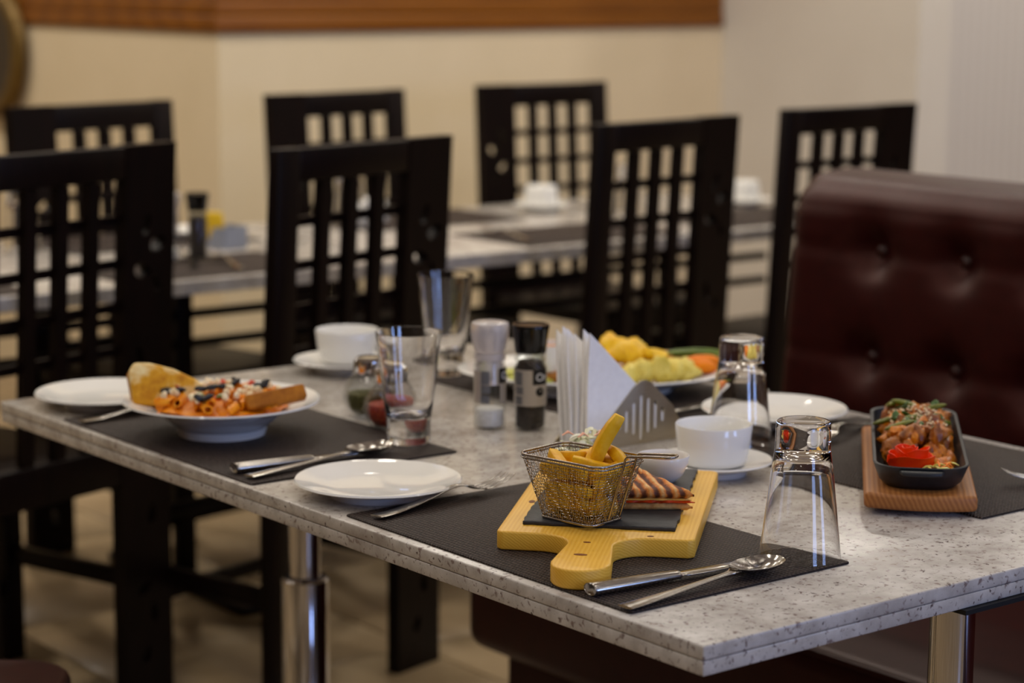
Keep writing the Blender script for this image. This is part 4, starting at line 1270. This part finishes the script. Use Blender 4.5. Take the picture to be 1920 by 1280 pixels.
for lay, nn, zc in ((0, 60, .013), (1, 56, .025), (2, 44, .036)):
    for j in range(nn):
        y = rc.uniform(-.075 + lay * .010, .160 - lay * .016); x = rc.uniform(-1, 1) * (.040 - lay * .005)
        inst(ck[k % 6], 'chicken_piece', sl_(x, y, zc + rc.uniform(-.003, .004)), (rc.random()*6, rc.random()*6, rc.random()*6), 'glazed brown chicken piece heaped in the sizzler pan', 'chicken', 'chicken pieces in the sizzler pan'); k += 1
inst(ck[1], 'chicken_piece', sl_(.028, -.108, .018), (.2, .1, .5), 'single glazed chicken piece lying apart near the tomato rose', 'chicken', None)
gps = finish(lump('g', 'green_pepper', .013, 3, .25, (1.5, .45, .28)), 'pepper_strip', 'green_pepper')
for (x, y, z) in ((-.012, .095, .050), (-.004, .02, .047), (.030, -.01, .038), (-.034, .035, .040), (.02, .08, .048), (-.022, -.015, .044), (.036, .05, .036), (-.03, .105, .046)):
    inst(gps, 'pepper_strip', sl_(x, y, z), (rc.uniform(-.5, .5), rc.uniform(-.5, .5), rc.random()*6), 'green pepper strip among the sizzler chicken', 'pepper', 'pepper strips in the sizzler pan')
hb = finish(lump('h', 'herb', .0062, 4, .5, (1.3, .7, .25)), 'herb_leaf', 'herb')
for kk in range(14):
    inst(hb, 'herb_leaf', sl_(rc.uniform(-.026, .026), rc.uniform(-.05, .10), .050 + rc.uniform(-.005, .002)), (rc.uniform(-.8, .8), rc.uniform(-.8, .8), rc.random()*6), 'chopped green herb leaf on the sizzler chicken', 'herb', 'herb leaves on the sizzler')
ss = MB()
for kk in range(200):
    x = rc.uniform(-.036, .036); y = rc.uniform(-.06, .13); h = .053 - .012 * (x / .036) ** 2 - .010 * ((y - .04) / .08) ** 2 + rc.uniform(-.004, .001)
    a = rc.random() * 6
    ss.tube([(x - .0014 * math.cos(a), y - .0014 * math.sin(a), h), (x, y, h + .0006), (x + .0014 * math.cos(a), y + .0014 * math.sin(a), h)], [.0006, .0016, .0009], 5)
o = ss.build('sesame_seeds', 'sesame', smooth=80); o.location = (.668, .334, zp); o.rotation_euler = (0, 0, SD - PI/2); tag(o, 'pale sesame seeds sprinkled over the sizzler chicken', 'sesame', kind='stuff')
# tomato rose
tm = thing('tomato_rose', 'red tomato skin rose at the near end of the sizzler pan', 'tomato', sl_(-.010, -.128, .009), 0); tm.scale = (.92, .92, .92)
MB().lathe([(0, 0), (.020, .001), (.0245, .008), (.021, .020), (.010, .024), (0, .0245)], 24).build('core', 'tomato', tm, smooth=60)
for q, (rad, zb_, h, a0, a1, fl_) in enumerate(((.0262, .006, .022, 2.6, 5.9, .004), (.0255, .005, .021, 5.3, 8.6, .004), (.0252, .006, .023, 1.3, 3.2, .003), (.0205, .016, .019, 0.2, 3.8, .001), (.0195, .016, .020, 3.3, 6.6, .0015), (.0130, .020, .017, 1.0, 5.0, .0), (.0075, .022, .014, 3.6, 8.6, 0))):
    v = []; f = []; na, nb_ = 18, 5
    for rr2 in (0, .0011):
        for i in range(na + 1):
            a = lerp(a0, a1, i / na); edge = math.sin(PI * i / na) ** .35
            for j in range(nb_ + 1):
                u = j / nb_
                r_ = rad - rr2 + fl_ * u * u + .0012 * math.sin(a * 3 + q) * u
                v.append((r_ * math.cos(a), r_ * math.sin(a), zb_ + h * u * (.55 + .45 * edge) + .0012 * math.sin(a * 4 + q) * u))
    m_ = (na + 1) * (nb_ + 1)
    def ix(s_, i, j): return s_ * m_ + i * (nb_ + 1) + j
    for i in range(na):
        for j in range(nb_):
            f.append((ix(0,i,j), ix(0,i+1,j), ix(0,i+1,j+1), ix(0,i,j+1))); f.append((ix(1,i,j), ix(1,i,j+1), ix(1,i+1,j+1), ix(1,i+1,j)))
        f.append((ix(0,i,nb_), ix(0,i+1,nb_), ix(1,i+1,nb_), ix(1,i,nb_))); f.append((ix(0,i,0), ix(1,i,0), ix(1,i+1,0), ix(0,i+1,0)))
    for j in range(nb_):
        f.append((ix(0,0,j), ix(0,0,j+1), ix(1,0,j+1), ix(1,0,j))); f.append((ix(0,na,j), ix(1,na,j), ix(1,na,j+1), ix(0,na,j+1)))
    MB().add(v, f).build('petal', 'tomato', tm, smooth=60)
def shreds(name, m, n_, spread, cx2, cy2, z0, dz, L, r_, seed, loc, rz, label, cat):
    q = random.Random(seed); mb = MB()
    for _ in range(n_):
        x = cx2 + q.uniform(-1, 1) * spread[0]; y = cy2 + q.uniform(-1, 1) * spread[1]; a = q.random() * 6.28; l = L * q.uniform(.6, 1.2); z = z0 + q.random() * dz
        mb.tube([(x + math.cos(a) * l * (u - .5), y + math.sin(a) * l * (u - .5), z + .003 * math.sin(u * PI)) for u in (0, .33, .66, 1)], [r_ * .5, r_, r_, r_ * .4], 5, flat=.6)
    o = mb.build(name, m, smooth=70); o.location = loc; o.rotation_euler = (0, 0, rz); return tag(o, label, cat, kind='stuff')
shreds('shredded_cabbage', 'cabbage', 45, (.024, .018), .014, -.146, .008, .016, .020, .0018, 3, (.668, .334, zp), SD - PI/2, 'shredded yellow cabbage beside the tomato rose', 'cabbage')
shreds('carrot_shreds', 'carrot', 9, (.016, .012), .028, -.142, .020, .008, .022, .0014, 8, (.668, .334, zp), SD - PI/2, 'orange carrot shreds beside the tomato rose', 'carrot')

# ================================================================== vegetable platter
PC = (.728, 1.012); PR = R(-42)
pl = thing('platter', 'white oval platter of vegetables on the far placemat', 'platter', (*PC, ZT), PR)
prof = [(0, .006), (.55, .006), (.66, .009), (.84, .020), (.985, .0275), (1.0, .0290), (.985, .0312), (.84, .0245), (.66, .0135), (.55, .0105), (0, .0105)]
MB().lathe(prof, 80, sx=.197, sy=.132).build('dish', 'porcelain', pl, smooth=60)
MB().lathe([(.56, 0), (.60, 0), (.63, .0085), (.54, .0065)], 64, sx=.197, sy=.132, close=True).build('foot_ring', 'porcelain', pl, smooth=40)
def pp(r_, a_, z): q = off(PC, r_, a_); return (q[0], q[1], ZT + z)
rv = random.Random(9)
gold = [finish(lump('g', 'fried_gold', .026, 50 + k, .4, (1.3, .9, .6), 3), 'battered_piece', 'fried_gold') for k in range(3)]
for (r_, a_, z, s_) in ((.055, .02, .050, 1.05), (.085, .015, .046, .9), (.035, .045, .056, .9), (.02, .02, .040, .9), (.06, .05, .050, .9), (-.06, .04, .030, .8)):
    inst(gold[rv.randrange(3)], 'battered_piece', pp(r_, a_, z), (rv.uniform(-.4, .4), rv.uniform(-.4, .4), rv.random()*6), 'golden battered piece piled on the oval platter', 'fried food', 'battered pieces on the platter', (s_, s_, s_))
br = [finish(lump('b', 'brown_meat', .022, 60 + k, .4, (1.4, .8, .55), 3), 'grilled_meat', 'brown_meat') for k in range(2)]
for (r_, a_, z, s_) in ((.105, .035, .040, .9), (.128, .045, .034, .8), (-.045, -.045, .028, 1.0), (-.02, -.03, .030, .9), (.06, -.02, .030, .9), (.02, -.02, .028, .9)):
    inst(br[rv.randrange(2)], 'grilled_meat', pp(r_, a_, z), (rv.uniform(-.3, .3), rv.uniform(-.3, .3), rv.random()*6), 'browned meat piece on the oval platter', 'meat', 'meat pieces on the platter', (s_, s_, s_))
cf = [finish(lump('f', 'cauliflower', .019, 70 + k, .45, (1.1, 1, .8), 3), 'cauliflower_floret', 'cauliflower') for k in range(3)]
for (r_, a_, z) in ((.075, -.050, .036), (.098, -.045, .036), (.052, -.062, .031), (.118, -.032, .034), (.135, -.022, .032)):
    inst(cf[rv.randrange(3)], 'cauliflower_floret', pp(r_, a_, z), (rv.random(), rv.random(), rv.random()*6), 'pale yellow cauliflower floret at the near side of the platter', 'cauliflower', 'florets on the platter')
cr = finish(lump('c', 'carrot', .014, 81, .15, (1.9, .8, .7), 3), 'carrot_chunk', 'carrot')
for (r_, a_, z, rz) in ((.150, -.004, .040, -.7), (.165, .008, .041, -.5), (.158, -.012, .036, -.9)):
    inst(cr, 'carrot_chunk', pp(r_, a_, z), (0, 0, rz), 'orange carrot chunk at the right end of the platter', 'carrot', 'carrots on the platter')
gbm = finish(MB().tube([(-.05, 0, 0), (-.025, .003, .002), (0, .004, .003), (.025, .003, .002), (.05, -.001, 0)], [.002, .0042, .0045, .0042, .002], 8), 'green_bean', 'bean')
for (r_, a_, z, rz) in ((.135, .040, .040, -.75), (.145, .050, .041, -.6), (.150, .030, .046, -.7), (.155, .045, .047, -.5), (.13, .058, .041, -.9)):
    inst(gbm, 'green_bean', pp(r_, a_, z), (0, 0, rz), 'green bean behind the carrots on the platter', 'beans', 'green beans on the platter')
lt = finish(lump('l', 'lettuce', .03, 90, .5, (1.4, .9, .22), 3), 'lettuce_leaf', 'lettuce')
for (r_, a_, z, rz) in ((-.085, -.050, .024, 0), (-.11, -.02, .026, 1.1)):
    inst(lt, 'lettuce_leaf', pp(r_, a_, z), (.1, .1, rz), 'pale lettuce leaf under the small bowl on the platter', 'lettuce', 'lettuce on the platter')
rb_ = thing('ramekin', 'small white sauce pot on the left of the platter', 'bowl', pp(-.060, -.035, .0345), 0)
MB().lathe([(0, 0), (.019, 0), (.0215, .003), (.030, .038), (.0305, .0395), (.0292, .0395), (.020, .006), (0, .005)], 40).build('dish', 'porcelain', rb_, smooth=50)
MB().lathe([(0, .0335), (.0265, .0325), (.0262, .030), (0, .030)], 32).build('dip', 'orange_sauce', rb_, smooth=50)

# ================================================================== small things on the back table
ct = thing('condiment_caddy', 'blurred blue-grey sachet caddy on the back table', 'caddy', (1.19, 2.80, TOP + .0004), R(8))
MB().extrude(rrect(.035, .028, .006, 3), 0, .003).build('base', 'blue_grey', ct)
for sx in (-1, 1): MB().box(sx * .0335 - .0012, sx * .0335 + .0012, -.026, .026, .0032, .048).build('side_panel', 'blue_grey', ct)
for sy in (-1, 1): MB().box(-.032, .032, sy * .0265 - .0012, sy * .0265 + .0012, .0032, .048).build('face_panel', 'blue_grey', ct)
o = MB().box(-.004, .004, -.022, .022, 0, .078).build('sachet', 'yellow_paper', bevel=.001, seg=1); o.location = (1.165, 2.802, TOP + .004); o.rotation_euler = (0, R(-8), R(20)); tag(o, 'yellow sugar sachet beside the back pepper grinder', 'sachet')
